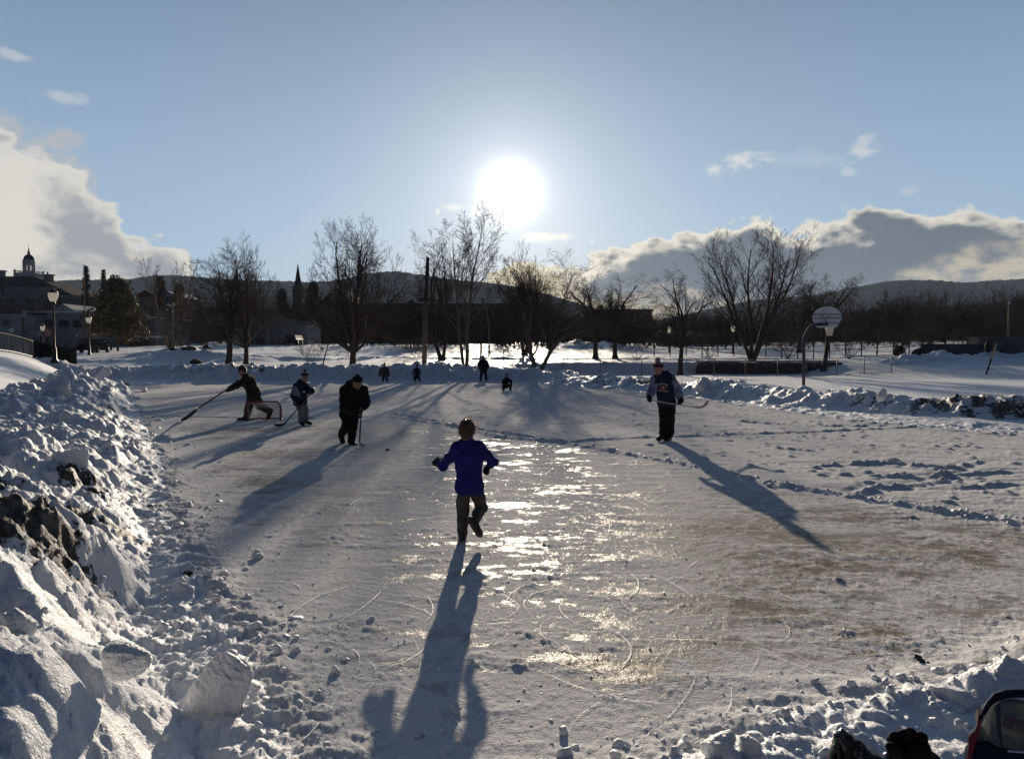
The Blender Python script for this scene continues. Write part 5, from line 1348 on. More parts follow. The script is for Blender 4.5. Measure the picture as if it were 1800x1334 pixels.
# ---- the running boy
def boy():
    Y = gp(808, 951).y + .02; P = Pose(Y)
    P.set(head=(820.5, 757, .0), neck=(822, 777, .0), shl=(801, 789), shr=(845, 788), ell=(779, 820, .02), wrl=(772, 812, .10), hal=(764, 808, .17),
          elr=(868, 812, .03), wrr=(861, 818, .12), har=(853, 824, .14), pel=(825, 853), hipl=(814, 858), hipr=(837, 857), knl=(814, 900, .03), anl=(813, 938, 0), toel=(812, 950, .14),
          knr=(846, 893, .12), anr=(833, 915, -.10), toer=(843, 940, -.15))
    s = .70
    root, (r, f, u) = figure('small boy in a royal blue shirt running away, one boot kicked up behind', P, s, (-.12, 1, -.06), .006, hs=1.30, top=M_BLUE, legs=M_GREYP, boots=M_BOOTB, hair=M_HAIRB, bootshaft=.20,
                             hands={'l': (M_BLACK, 1.6, .012), 'r': (M_BLACK, 1.6, .010)}, grip={'l': (.6, .2, -.9), 'r': (-.3, .4, -.9)}, curl=.95, leg_add=.004, top_add=.000)
    # wind-blown tuft, lit through from behind
    rng = np.random.default_rng(3); c = P['head']; k = s * 1.30; mb = MB()
    for i in range(110):
        a = rng.uniform(0, 6.28); q = math.sqrt(rng.uniform(0, 1)); x, y = .068 * q * math.cos(a), .080 * q * math.sin(a)
        p0 = c + (r * x + f * (y - .01) + u * (.022 + .098 * math.sqrt(max(0, 1 - q * q * .85)))) * k
        L = (.012 + .050 * rng.uniform(0, 1) ** 2 * (1 if x > -.03 else .55)) * k; d = u * rng.uniform(.5, 1.2) + r * (x * 9 + rng.normal(.10, .35)) + f * rng.normal(.1, .35); d /= np.linalg.norm(d)
        mb.tube([p0 - d * .01, p0 + d * L * .55, p0 + d * L + r * .010 * k], .001, 3, cap=False, rs=[.0011, .0008, .0003])
    for i in range(14):
        p0 = c + (r * .078 + u * rng.uniform(.02, .09) + f * rng.uniform(-.04, .02)) * k; mb.tube([p0, p0 + (r * .03 - u * .01) * k, p0 + (r * .05 - u * .035) * k], .001, 3, cap=False, rs=[.0022, .0014, .0004])
    mb.build('hair_tuft', M_HAIRT, root)
    # boot tops and soles
    for q in 'lr':
        A = P['an' + q]; sh = P['kn' + q] - A; sh /= np.linalg.norm(sh); S = SDF(.005); p = A + sh * .20 * s; S.cone(p, p + sh * .015, .058 * s * 1.15, .058 * s * 1.15, .01); link('boot_cuff', S.mesh('boot_cuff'), M_BOOT, root)
boy()

# ---- the man in black
def man_black():
    Y = gp(622, 781).y; P = Pose(Y)
    P.set(head=(628.5, 672, -.24), neck=(619, 680, -.10), shl=(606, 689, -.06), shr=(638, 688, -.04), ell=(605, 715, -.16), wrl=(627, 724, -.36), hal=(633, 732, -.38), elr=(643.5, 707, -.14), wrr=(640, 714, -.32), har=(636, 719, -.36),
          pel=(616, 723, .10), hipl=(609, 727, .10), hipr=(622, 727, .08), knl=(609, 748, -.06), anl=(600, 763, .22), toel=(605, 778, .12), knr=(620.5, 750, -.10), anr=(617, 774, .0), toer=(628, 780, -.12))
    s = .98
    root, (r, f, u) = figure('man in a black hooded coat and black cap bent over a short hockey stick', P, s, (.45, -1, -.42), .0085, up=(.08, -.35, 1), top=M_BLACK, legs=M_BLACK, boots=M_BOOT, hat=(M_BLACK, M_BLACK, 0, None), hood=True, top_add=.030, leg_add=.010,
                             grip={'l': (.6, .1, .5), 'r': (-.5, -.2, -.6)}, eye=True, bootshaft=.22, curl=1.0)
    g = [at(638, 712, Y - .36), at(634.5, 732, Y - .42), at(632.6, 760, Y - .46), at(632, 769, Y - .46)]
    b = [at(632, 771, Y - .46), at(635, 774.5, Y - .47), at(641, 774, Y - .48)]
    z = min(p.z for p in b) - .035
    stick('short dark hockey stick gripped low by the man in black', [p - Vector((0, 0, z * (i / 3))) for i, p in enumerate(g)], [p - Vector((0, 0, z)) for p in b], M_STICKB, M_STICKW, w=.030, h=.07)
man_black()

# ---- the boy in the navy jacket
def navy_kid():
    Y = gp(533, 748).y; P = Pose(Y)
    P.set(head=(536, 662, -.10), neck=(531, 674, -.04), shl=(521, 681, -.10), shr=(538, 681, .08), ell=(516, 696, -.16), wrl=(525, 706, -.24), hal=(530, 709, -.26), elr=(546, 688, -.04), wrr=(548, 686, -.20), har=(551, 686, -.24),
          pel=(526, 704, .02), hipl=(524, 707, -.04), hipr=(531, 707, .06), knl=(530, 722, -.08), anl=(529, 740, .0), toel=(534, 746, -.10), knr=(537, 721, .02), anr=(538, 739, .06), toer=(547, 744, .02))
    s = .80
    root, (r, f, u) = figure('boy in a navy and grey jacket with a pompom hat leaning on a long stick', P, s, (.75, -.75, -.25), .0085, hs=1.05, top=M_NAVY, legs=M_GREYC, boots=M_BOOT, hat=(M_KNITG, M_BLACK, .036, M_BLACK), hood=True, top_add=.035, leg_add=.016, skates=True,
                             hands={'l': (M_BLACK, 1.7, .020), 'r': (M_BLACK, 1.7, .020)}, grip={'l': (.6, -.3, -.2), 'r': (-.5, -.5, -.2)}, eye=True, bootshaft=.18)
    S = SDF(.009)                                      # pale panel on the jacket's side and back
    a = lerp(P['shl'], P['neck'], .25); b = P['hipl']; S.chain([a + np.array((-.030, -.045, -.05)), lerp(a, b, .5) + np.array((-.040, -.055, 0)), b + np.array((-.015, -.05, .04))], [.085, .108, .095], .03)
    link('grey_panel', S.mesh('grey_panel'), M_SLATEB, root)
    S = SDF(.005); c = lerp(P['neck'], P['pel'], .38) + f * .165 * s
    for q in range(5): S.cone(c + r * (-.05 + .022 * q) * s + u * (.03 * (q % 2) - .01) * s, c + r * (-.045 + .022 * q) * s - u * .03 * s, .008, .008, .004)
    link('chest_logo', S.mesh('chest_logo'), M_TAPE, root)
    e = [at(552.5, 682, Y - .23), at(530, 711, Y - .28), at(499, 748, Y - .30)]; z = .04 - e[-1].z
    b = [at(500, 747, Y - .30), at(496, 749.5, Y - .31), at(489, 750, Y - .33), at(482.5, 748.8, Y - .37)]
    z = min(p.z for p in b) - .04
    stick('long black hockey stick of the boy in the navy jacket, blade flat on the ice', [e[0], e[1], e[2] - Vector((0, 0, z))], [p - Vector((0, 0, z)) for p in b], M_STICKB)
navy_kid()

# ---- the man in the camouflage jacket
def camo_man():
    Y = gp(431, 739).y + .15; P = Pose(Y)
    P.set(head=(425.5, 651, -.02), neck=(433, 663, 0), shl=(433, 669, -.16), shr=(441, 668, .16), ell=(417, 677, -.16), wrl=(404, 683, -.10), hal=(399, 685, -.08), elr=(419, 674, .14), wrr=(409, 681, .06), har=(404, 684, .02),
          pel=(447, 692, 0), hipl=(444, 695, -.09), hipr=(449, 695, .09), knl=(437, 715, -.10), anl=(433, 734, -.08), toel=(421, 739, -.10), knr=(457, 713, .10), anr=(473, 722, .12), toer=(470, 733, .11))
    s = 1.03
    root, (r, f, u) = figure('man in a camouflage jacket and tall boots lunging left with a long stick', P, s, (-1, -.15, -.55), .0095, up=(-.35, 0, 1), top=M_CAMO, legs=M_GREYP, boots=M_BOOT, hair=M_DKHAIR, top_add=.022, leg_add=.020,
                             hands={'l': (M_BLACK, 1.2, .006), 'r': (M_BLACK, 1.2, .006)}, grip={'l': (.1, .5, -.9), 'r': (.1, -.5, -.9)}, bootshaft=.30, curl=1.0)
    e = [at(404, 681, Y - .04), at(344, 719, Y - .35)]; b = [at(347, 717, Y - .34), at(338, 724, Y - .38), at(330, 730, Y - .42), at(319, 735.5, Y - .46)]
    z = b[-1].z - .03
    stick('very long black stick swept out to the left by the man in camouflage', [e[0], e[1] - Vector((0, 0, z * .6))], [p - Vector((0, 0, z * (.55 + .15 * i))) for i, p in enumerate(b)], M_STICKB, w=.045, tape=(0.0, .04), thick=.03, h=.09)
camo_man()

# ---- the skater in the maroon hat
def skater():
    Y = gp(1168, 778).y; P = Pose(Y)
    P.set(head=(1157.5, 648, -.04), neck=(1164, 661, .0), shl=(1152, 668, .0), shr=(1179, 666, .02), ell=(1147, 685, -.04), wrl=(1142, 694, -.16), hal=(1139, 702, -.20), elr=(1190, 685, .02), wrr=(1195, 699, -.10), har=(1199, 707, -.14),
          pel=(1172, 707, .02), hipl=(1166, 709, .02), hipr=(1178, 709, .02), knl=(1167, 735, -.02), anl=(1166, 764, .02), toel=(1155, 770, -.10), knr=(1178, 735, -.01), anr=(1177, 765, .06), toer=(1167, 772, -.12))
    s = .93
    root, (r, f, u) = figure('skater in a maroon pompom hat and navy sweatshirt holding a stick level at his hips', P, s, (-.80, -.65, -.22), .0085, hs=1.0, top=M_NAVY, legs=M_BLACK, boots=M_BOOT, hat=(M_KNITG, M_MAROON, .05, M_KNITG), top_add=.018, leg_add=.022, skates=True, sleeve=M_SLATEB, hood=True,
                             hands={'l': (M_BLACK, 2.0, .026), 'r': (M_BLACK, 2.0, .026)}, grip={'l': (.7, -.3, -.2), 'r': (-.7, -.3, -.2)}, eye=True, bootshaft=.2, curl=.95)
    sh = [o for o in root.children if o.name.startswith('jacket')][0]
    # chest lettering and crest laid on the shirt
    dg = bpy.context.evaluated_depsgraph_get(); bv = BVHTree.FromPolygons([sh.matrix_world @ v.co if False else v.co + root.location for v in sh.data.vertices], [tuple(p.vertices) for p in sh.data.polygons])
    cx, cz = at(1163.5, 681, Y).x, at(1163.5, 681, Y).z
    def lay(verts, faces, name, m):
        out = []
        for x, z in verts:
            h = bv.ray_cast(Vector((cx + x, Y - 1.0, cz + z)), Vector((0, 1, 0)))
            y = h[0].y if h[0] is not None else Y - .12
            out.append((cx + x, y - .006, cz + z))
        me = bpy.data.meshes.new(name); me.from_pydata(out, [], faces); link(name, me, m, root)
    def word(txt, size, fn, name, m):
        V, Fc = [], []; adv = 0; glyphs = []
        for ch in txt:
            cu = bpy.data.curves.new('t', 'FONT'); cu.body = ch; cu.size = size; cu.resolution_u = 2; o = bpy.data.objects.new('t', cu); COL.objects.link(o)
            bpy.context.view_layer.update(); me = o.to_mesh(); vs = [(v.co.x, v.co.y) for v in me.vertices]; fs = [tuple(p.vertices) for p in me.polygons]
            w = max(v[0] for v in vs) + size * .06; glyphs.append((vs, fs, adv, w)); adv += w; o.to_mesh_clear(); bpy.data.objects.remove(o); bpy.data.curves.remove(cu)
        for vs, fs, a, w in glyphs:
            b = len(V); t, (ox, oz) = fn(((a + w / 2) / adv - .5), adv)
            for x, z in vs:
                xx = x - w / 2; V.append((ox + xx * math.cos(t) - z * math.sin(t), oz + xx * math.sin(t) + z * math.cos(t)))
            Fc += [tuple(i + b for i in q) for q in fs]
        lay(V, Fc, name, m)
    arc = lambda q, L: (-q * 1.1, (.115 * math.sin(q * 1.35), .115 * math.cos(q * 1.35) - .055 - q * .02))
    word('CLEVELAND', .040, arc, 'chest_lettering', M_TAPE)
    word('FOOTBALL', .038, lambda q, L: (-.06, (q * L * 1.0 + .012, -.075 - q * .012)), 'chest_lettering', M_TAPE)
    def oval(rx, rz, n=20): return [(rx * math.cos(6.2832 * i / n), rz * math.sin(6.2832 * i / n)) for i in range(n)]
    o1 = oval(.058, .034); o2 = oval(.040, .021); n = 20
    lay(o1 + o2, [(i, (i + 1) % n, n + (i + 1) % n, n + i) for i in range(n)], 'chest_emblem', mat("orange_red_print", (0.45, 0.10, 0.06), .7))
    lay(oval(.018, .010), [tuple(range(20))], 'chest_emblem', M_TAPE)
    yb = Y - .20
    e = [at(1141, 702.5, Y - .22), at(1170, 708, Y - .20), at(1199, 712, Y - .16), at(1224, 716, Y - .10)]
    b = [at(1221, 715.5, Y - .11), at(1231, 716, Y - .07), at(1238, 713, Y - .04), at(1242, 709, Y - .01), at(1245.5, 703.5, Y + .02)]
    stick('pale wooden hockey stick held level by the skater, its curved blade raised', e, b, M_STICKW, M_STICKW, w=.028, h=.055)
skater()

# ---- the small figures at the far end
def far_people():
    Y = gp(850, 672).y; P = Pose(Y)
    P.set(head=(849.5, 628.5), neck=(849.5, 633.5), shl=(844, 636), shr=(855.5, 636), ell=(841.8, 643, .05), wrl=(844, 648, -.1), hal=(845.5, 650, -.12), elr=(858, 643, .05), wrr=(856, 648, -.1), har=(854.5, 650, -.12), pel=(849.7, 649),
          hipl=(847.3, 650), hipr=(852.2, 650), knl=(845.8, 659), anl=(845.0, 668), toel=(843.5, 671, -.2), knr=(853.8, 659), anr=(855.0, 668), toer=(856, 671, -.2))
    figure('tall figure in dark clothes and pale skates standing alone at the far bank', P, .92, (0, -1, -.1), .018, top=M_BLACK, legs=M_BLACK, boots=M_GREYC, hat=(M_BLACK, None, 0, None), top_add=.03, leg_add=.01, skates=True)
    Y = gp(891, 688).y; P = Pose(Y)
    P.set(head=(891, 660), neck=(890, 665), shl=(886, 667.5, -.08), shr=(893.5, 667, .08), ell=(884, 673, -.14), wrl=(888, 676, -.28), hal=(891, 677, -.3), elr=(898, 670, .0), wrr=(898.5, 674, -.22), har=(896, 675, -.28), pel=(887.5, 678, .08),
          hipl=(886, 679, .06), hipr=(890, 679, .06), knl=(886, 682, -.18), anl=(884.5, 684.5, .10), toel=(884, 688, .18), knr=(898, 677, -.1), anr=(897, 685, -.02), toer=(898.5, 688, -.16))
    figure('child in dark clothes kneeling on one knee on the far ice', P, .66, (.5, -1, -.3), .016, hs=1.1, top=M_BLACK, legs=M_BLACK, boots=M_GREYC, hat=(M_GREYC, M_BLACK, .02, M_BLACK), top_add=.03, leg_add=.014, bootshaft=.12)
    Y = 43.3; P = Pose(Y)
    P.set(head=(675.8, 641.8), neck=(675.6, 646.5), shl=(670.5, 649), shr=(681, 649), ell=(667.3, 655, -.05), wrl=(667.5, 660, -.12), hal=(668, 662, -.15), elr=(683.2, 655, -.05), wrr=(683, 660, -.12), har=(682.6, 662, -.15), pel=(676, 659),
          hipl=(673.8, 660), hipr=(678.2, 660), knl=(674, 665), anl=(673.6, 669.5), toel=(673, 671.5, -.14), knr=(679.5, 665), anr=(680.8, 669), toer=(681.5, 671, -.14))
    figure('child in a pointed dark hat standing before the far bank, left of the other child', P, .70, (.1, -1, -.1), .018, hs=1.05, top=M_GREYP, legs=M_BLACK, boots=M_BOOT, hat=(M_BLACK, M_BLACK, .045, M_BLACK), top_add=.045, leg_add=.012, bootshaft=.12)
    P = Pose(43.3)
    P.set(head=(733, 643.5), neck=(732.8, 648), shl=(728.3, 650.5), shr=(737.5, 650.5), ell=(726, 656, -.05), wrl=(729, 660, -.2), hal=(731, 661.5, -.24), elr=(739.3, 656, -.05), wrr=(737.5, 661, -.2), har=(736, 662, -.24), pel=(733, 662, .05),
          hipl=(730.5, 663, .05), hipr=(735.5, 663, .05), knl=(728, 665, -.22), anl=(730.5, 668.5, -.02), toel=(731.5, 670.5, .1), knr=(737, 665, -.22), anr=(737.5, 668.5, -.05), toer=(738.2, 671, -.15))
    figure('child in a pale-yoked jacket and dark hat sitting on the ice before the far bank', P, .66, (.1, -1, -.1), .018, hs=1.05, top=M_BLACK, legs=M_BLACK, boots=M_BOOT, hat=(M_BLACK, M_BLACK, .04, M_BLACK), top_add=.04, leg_add=.014, bootshaft=.1, sleeve=M_SLATEB)
far_people()
# ------------------------------------------------------------------ things on and beside the rink
def hockey_net():
    Y = gp(463, 740).y; k = Y / F; xl = at(433.5, 740, Y).x; xr = at(493, 740, Y).x; zt = at(460, 706, Y).z; D = .55; r = .020
    t = empty('hockey_net', ((xl + xr) / 2, Y, 0), 'small street hockey net with dark red frame and white netting before the man in camouflage', 'hockey net')
    c = .10
    arch = [(xl, Y, 0)] + [(xl + c - c * math.cos(a), Y, zt - c + c * math.sin(a)) for a in np.linspace(0, math.pi / 2, 6)] + [(xr - c + c * math.sin(a), Y, zt - c + c * math.cos(a)) for a in np.linspace(0, math.pi / 2, 6)] + [(xr, Y, 0)]
    MB().tube(arch, r, 10).build('frame', M_RED, t)
    xm = (xl + xr) / 2; b = MB(); b.tube([(xl, Y, r), (xl + .10, Y + D, r), (xr - .10, Y + D, r), (xr, Y, r)], .014, 8); b.build('base_bar', M_RED, t)
    MB().tube([(xm, Y + D, .01), (xm, Y + D * .55, zt - .06), (xm, Y, zt)], .013, 8).build('centre_bar', M_TAPE, t)
    S0, S1 = [], []
    def strand(p): 
        for a, b_ in zip(p[:-1], p[1:]): S0.append(a); S1.append(b_)
    N = 22
    for i in range(N + 1):
        f = i / N; x = xl + (xr - xl) * f; xb = xl + .1 + (xr - xl - .2) * f
        strand([(x, Y, zt - .01 - .02 * math.sin(math.pi * f) * 0), (lerp(x, xb, .5), Y + D * .5, zt - .13 - .02 * math.sin(9 * f)), (xb, Y + D * .93, .22), (xb, Y + D, .02)])
    for j in range(1, 13):
        q = j / 13; row = []
        for i in range(N + 1):
            f = i / N; x = xl + (xr - xl) * f; xb = xl + .1 + (xr - xl - .2) * f
            P = [np.array((x, Y, zt - .01)), np.array((lerp(x, xb, .5), Y + D * .5, zt - .13)), np.array((xb, Y + D * .93, .22)), np.array((xb, Y + D, .02))]
            u = q * 3; s = min(2, int(u)); row.append(tuple(lerp(P[s], P[s + 1], u - s) + np.array((0, 0, -.012 * math.sin(f * 20 + j)))))
        strand(row)
    for x, xb in ((xl, xl + .1), (xr, xr - .1)):
        for j in range(1, 9):
            z = zt * j / 9; d = D * (1 - j / 9 * .75); strand([(x, Y, z), (lerp(x, xb, d / D), Y + d, z * .86)])
        for j in range(1, 7):
            d = D * j / 7; strand([(lerp(x, xb, j / 7), Y + d, .02), (lerp(x, xb, j / 7), Y + d, zt * (1 - j / 7 * .72))])
    V, Q = tubes_np(S0, S1, np.full(len(S0), .0055), np.full(len(S0), .0055), 4); link('netting', mesh_np('netting', V, Q), M_NETW, t)
hockey_net()

def hoop():
    Y = 36.0; b = at(1412.5, 688, Y); b.z = zat(b.x, b.y) - .1
    t = empty('basketball_hoop', b, 'basketball hoop seen from behind with a white fan backboard on a curved grey post', 'basketball hoop')
    top = at(1413, 605, Y); e = at(1436, 570.5, Y + .35)
    pts = [b, top] + [Vector((lerp(top.x, e.x, 1 - math.cos(a)), lerp(top.y, e.y, 1 - math.cos(a)), lerp(top.z, e.z, math.sin(a)))) for a in np.linspace(.2, 1.5, 8)]
    MB().tube(pts, .070, 14).build('post', mat('dull_grey_steel', (0.07, 0.07, 0.08), .7, .15, 6, spec=.15), t)
    c = at(1453.5, 558, Y + .9); k = (Y + .9) / F
    MB().tube([e - Vector((.03, 0, 0)), at(1454, 570.5, Y + .82)], .075, 6).build('arm', mat("blue_steel", (0.035, 0.05, 0.10), .5), t)
    tilt = Matrix.Rotation(math.radians(-24), 4, 'Z')
    W, Hh = 24.0 * k, 17.5 * k; out = []
    for i in range(29):
        a = math.radians(-38 + (256) * i / 28); out.append((W * math.cos(a), W * .80 * math.sin(a)))
    out = out + [(-W * .72, -Hh * .93), (-W * .45, -Hh * 1.02), (W * .45, -Hh * 1.02), (W * .72, -Hh * .93)]
    MBB = mat("white_enamel", (0.62, 0.64, 0.67), .45, .06, 3)
    bb = MB().prism([c + tilt @ Vector((x, -.02, z)) for x, z in out], tilt @ Vector((0, .045, 0))).build('backboard', MBB, t)
    s = MB()
    for z in (.30, -.08, -.62):
        w = W * math.sqrt(max(0, 1 - (z * Hh / (W * .8)) ** 2)) * .97
        s.tube([c + tilt @ Vector((-w, -.04, z * Hh)), c + tilt @ Vector((w, -.04, z * Hh))], .018, 6)
    for a in ((-.38, .30, .08, -.62), (.32, .30, .0, -.08)): s.tube([c + tilt @ Vector((a[0] * W, -.05, a[1] * Hh)), c + tilt @ Vector((a[2] * W, -.05, a[3] * Hh))], .016, 6)
    s.build('stiffener', M_GALV, bb)
    q = c + tilt @ Vector((W * .16, .42, -Hh * .80)); R = .22
    MB().tube([q + Vector((R * math.cos(a), R * math.sin(a), 0)) for a in np.linspace(0, 2 * math.pi, 25)], .012, 6).build('rim', M_RED, t)
    S0, S1 = [], []
    for i in range(14):
        for d in (1, -1):
            for j in range(7):
                r0, r1 = [R * (1 - .46 * (h / 7) ** .8) for h in (j, j + 1)]; a0 = 2 * math.pi * (i + d * j * .5) / 14; a1 = 2 * math.pi * (i + d * (j + 1) * .5) / 14
                S0.append((q.x + r0 * math.cos(a0), q.y + r0 * math.sin(a0), q.z - .068 * j)); S1.append((q.x + r1 * math.cos(a1), q.y + r1 * math.sin(a1), q.z - .068 * (j + 1)))
    V, Q = tubes_np(S0, S1, np.full(len(S0), .006), np.full(len(S0), .006), 4); link('net', mesh_np('net', V, Q), M_NETW, t)
hoop()

def pucks():
    def puck(label, p, tilt=0):
        o = MB().lathe((0, 0, 0), [(.034, 0), (.038, .003), (.038, .022), (.034, .025)], 24).build('hockey_puck', M_RUBBER); o.location = p; o.rotation_euler = (tilt, 0, 0)
        tag(o, label, 'hockey puck')
    puck('black puck lying on open ice between the man in black and the running boy', gp(681.5, 791) + Vector((0, 0, .004)))
    p = gp(331, 1019); p.z = zat(p.x, p.y); puck('black puck lying in the loose snow beside the left bank', p, .25)
    p = gp(165, 974); p.z = zat(p.x, p.y); q = at(165, 968, p.y)
    o = MB().lathe((0, 0, 0), [(.012, -.055), (.04, -.042), (.055, -.015), (.057, .01), (.046, .036), (.02, .053)], 20).build('black_ball', M_RUBBER); o.location = (q.x, q.y - .02, q.z); tag(o, 'round black ball resting against the left snow bank', 'ball')
    p = gp(253, 690); S = SDF(.02).ell((p.x, p.y, .10), (.12, .12, .13)).wrinkle(.02, .1); tag(link('snowball', S.mesh('snowball'), M_CHUNK), 'small round snowball alone on the ice near the far left corner', 'snowball')
    a = gp(1617, 1166); S = SDF(.004); pts = [np.array(gp(*q)) + np.array((0, 0, h)) for q, h in (((1613, 1164), .03), ((1622, 1168), .012), ((1637, 1173), .010), ((1652, 1180), .008))]
    S.chain(pts, [.016, .008, .011, .006], .01).wrinkle(.004, .03); tag(link('broken_twig', S.mesh('broken_twig'), M_BOOTB), 'dark broken twig lying on the ice at the right', 'twig')
pucks()

def chunks():
    def ch(label, px, py, Y, size, seed, rz=0, cuts=9, sink=.0, rough=.17, group='loose blocks of snow'):
        p = at(px, py, Y); p.z = min(p.z, zat(p.x, p.y) + .55 * size[2]) if Y < 5 and p.x > -1.4 else p.z; o = boulder('snow_chunk', label, p - Vector((0, 0, sink)), size, seed, M_CHUNK, group=group, cat='snow block', rough=rough, cuts=cuts, sub=5); o.rotation_euler = (0, 0, rz) if 'tilted' not in label else (0, .55, .3)
    ch('largest angular block of snow standing beside the near left bank', 390, 1188, 3.72, (.165, .15, .165), 21, .3, 9, .02)
    ch('translucent slab of snow leaning out at the bottom edge beside the largest near mound', 352, 1318, 2.75, (.12, .10, .13), 25, .2, 8)
    ch('icy snow block lodged on the near mound above the bottom left corner', 215, 1150, 2.9, (.10, .10, .08), 27, .1, 9, .03)
    ch('small upright block of snow at the left edge of the near mound', 22, 1105, 3.1, (.09, .09, .10), 31, .2, 9)
    ch('pale wedge of snow sticking up from the left bank near the dirt', 120, 818, 8.3, (.20, .16, .26), 33, .4, 8)
    ch('big rounded snow block on the top of the left bank', 95, 683, 17.5, (.40, .34, .30), 35, .1, 12)
    ch('flat-topped snow block at the far end of the left bank', 178, 658, 27, (.42, .4, .34), 37, .6, 7)
    ch('snow block fallen on the ice at the foot of the left bank', 237, 857, 9.8, (.22, .18, .16), 39, .2, 9)
    ch('rounded snow lump beside the fallen block at the foot of the left bank', 262, 835, 10.6, (.17, .15, .13), 41, .8, 8)
    ch('long low snow lump with a dark underside by the left bank', 208, 885, 8.75, (.20, .12, .10), 43, .3, 7)
    ch('slab of snow tilted up from the right bank beside the dirt', 1550, 695, 20.2, (.15, .14, .30), 45, .5, 16)
    ch('dirty snow block standing on the right bank behind the raised stick blade', 1236, 679, 29.5, (.30, .28, .38), 47, .1, 8)
    ch('small white snow block at the bottom edge of the ice near the black boot', 1262, 1308, 3.28, (.085, .07, .065), 49, .4, 8)
    ch('small jagged snow block right of the one at the bottom edge', 1318, 1314, 3.25, (.075, .065, .060), 50, 1.0, 8)
    ch('oval lump of snow lying in the boy\'s shadow', 735, 1291, gp(735, 1293).y, (.028, .022, .016), 51, .1, 6, 0)
    ch('upright lump of snow in the gap of the boy\'s shadow', 803, 1243, gp(803, 1250).y, (.030, .028, .034), 53, .1, 6, 0)
    ch('large crusted snow block at the right edge behind the sports bag', 1785, 1190, gp(1785, 1215).y, (.19, .16, .12), 55, .3, 8)
    ch('snow block left of the sports bag', 1668, 1228, gp(1668, 1240).y, (.13, .11, .075), 57, .2, 8)
chunks()

def rubble():
    """the crumbs and clods that litter the foot of the banks: too many to count"""
    rng = np.random.default_rng(17); base = []
    for s in range(6):
        bm = bmesh.new(); bmesh.ops.create_icosphere(bm, subdivisions=2, radius=1.0); r2 = np.random.default_rng(s); N = r2.normal(0, 1, (7, 3)); N /= np.linalg.norm(N, axis=1, keepdims=True); D = r2.uniform(.45, .85, 7)
        V = np.array([v.co for v in bm.verts])
        for n, d in zip(N, D): e = np.maximum(V @ n - d, 0); V = V - n * e[:, None] * .96
        V = V * (1 + .12 * r2.normal(0, 1, (len(V), 1))); base.append((V, np.array([[v.index for v in f.verts] for f in bm.faces]))); bm.free()
    VV, FF = [], []; b0 = 0
    def put(x, y, z, s):
        nonlocal b0
        V, Fc = base[rng.integers(0, 6)]; a = rng.uniform(0, 6.28); c, q = math.cos(a), math.sin(a); sc_ = s * rng.uniform(.7, 1.3, 3); W = V * sc_; W = np.stack([W[:, 0] * c - W[:, 1] * q, W[:, 0] * q + W[:, 1] * c, W[:, 2]], 1) + (x, y, z)
        VV.append(W); FF.append(Fc + b0); b0 += len(W)
    X, Y, S = [], [], []
    def scatter(n, fx, fy, lo, hi, p=2.5):
        for i in range(n): X.append(fx()); Y.append(fy()); S.append(lo + (hi - lo) * rng.uniform() ** p)
    base_line = RINK[:10]
    for i in range(1300):
        k = rng.uniform(0, 8.0); j = int(k); t = k - j; a, b = base_line[j], base_line[j + 1]
        x = lerp(a[0], b[0], t); y = lerp(a[1], b[1], t); x -= rng.normal(.15, .40) * (1 + y * .02); X.append(x); Y.append(y + rng.normal(0, .1)); S.append((.005 + .028 * rng.uniform() ** 5) * (1 + y * .07) * (.6 if y < 4 else 1))
    for i in range(650):                              # crumbs on the ice
        px, py = rng.uniform(380, 1800), 700 + 634 * rng.uniform() ** .8; p = gp(px, py); X.append(p.x); Y.append(p.y); S.append(.003 + .008 * rng.uniform() ** 3)
    for A, B in zip(RIDGE[:-1], RIDGE[1:]):
        for i in range(45): t = rng.uniform(); X.append(lerp(A[0], B[0], t) + rng.normal(0, .10)); Y.append(lerp(A[1], B[1], t) + rng.normal(0, .12)); S.append(.008 + .030 * rng.uniform() ** 3)
    for A, B in zip(NEARR[:-1], NEARR[1:]):
        for i in range(40): t = rng.uniform(); X.append(lerp(A[0], B[0], t) + rng.normal(0, .16)); Y.append(lerp(A[1], B[1], t) + rng.normal(0, .20)); S.append(.007 + .030 * rng.uniform() ** 3)
    Z = height(np.array(X), np.array(Y))[0]
    for x, y, z, s in zip(X, Y, Z, S): put(x, y, z + s * rng.uniform(-.35, .25), s)
    me = mesh_np('snow_rubble', np.concatenate(VV), np.concatenate(FF), True)
    tag(link('snow_rubble', me, M_SNOW), kind='stuff')
rubble()

def skate_marks():
    rng = np.random.default_rng(23); V, Q = [], []
    for i in range(110):
        px, py = rng.uniform(420, 1500), rng.uniform(770, 1250); p = gp(px, py); a = rng.uniform(0, 6.28); L = rng.uniform(.15, 1.3); cv = rng.normal(0, 1.8); n = 12; q = np.array((p.x, p.y)); pts = []
        for j in range(n): pts.append(q.copy()); q = q + np.array((math.cos(a), math.sin(a))) * L / n; a += cv * L / n
        pts = np.array(pts); d = np.gradient(pts, axis=0); d /= np.linalg.norm(d, axis=1, keepdims=True); w = .0024 * np.sin(np.linspace(.1, 3.04, n))[:, None] * rng.uniform(.5, 1.4); nn = np.stack([-d[:, 1], d[:, 0]], 1) * w
        A, B = pts + nn, pts - nn; ZA = height(A[:, 0], A[:, 1])[0] + .006; ZB = height(B[:, 0], B[:, 1])[0] + .006
        b = len(V) * 1; base = sum(len(x) for x in V); V.append(np.concatenate([np.c_[A, ZA], np.c_[B, ZB]])); Q.append(np.array([[j, n + j, n + j + 1, j + 1] for j in range(n - 1)]) + base)
    tag(link('skate_marks', mesh_np('skate_marks', np.concatenate(V), np.concatenate(Q)), M_CHUNK), kind='stuff')
skate_marks()

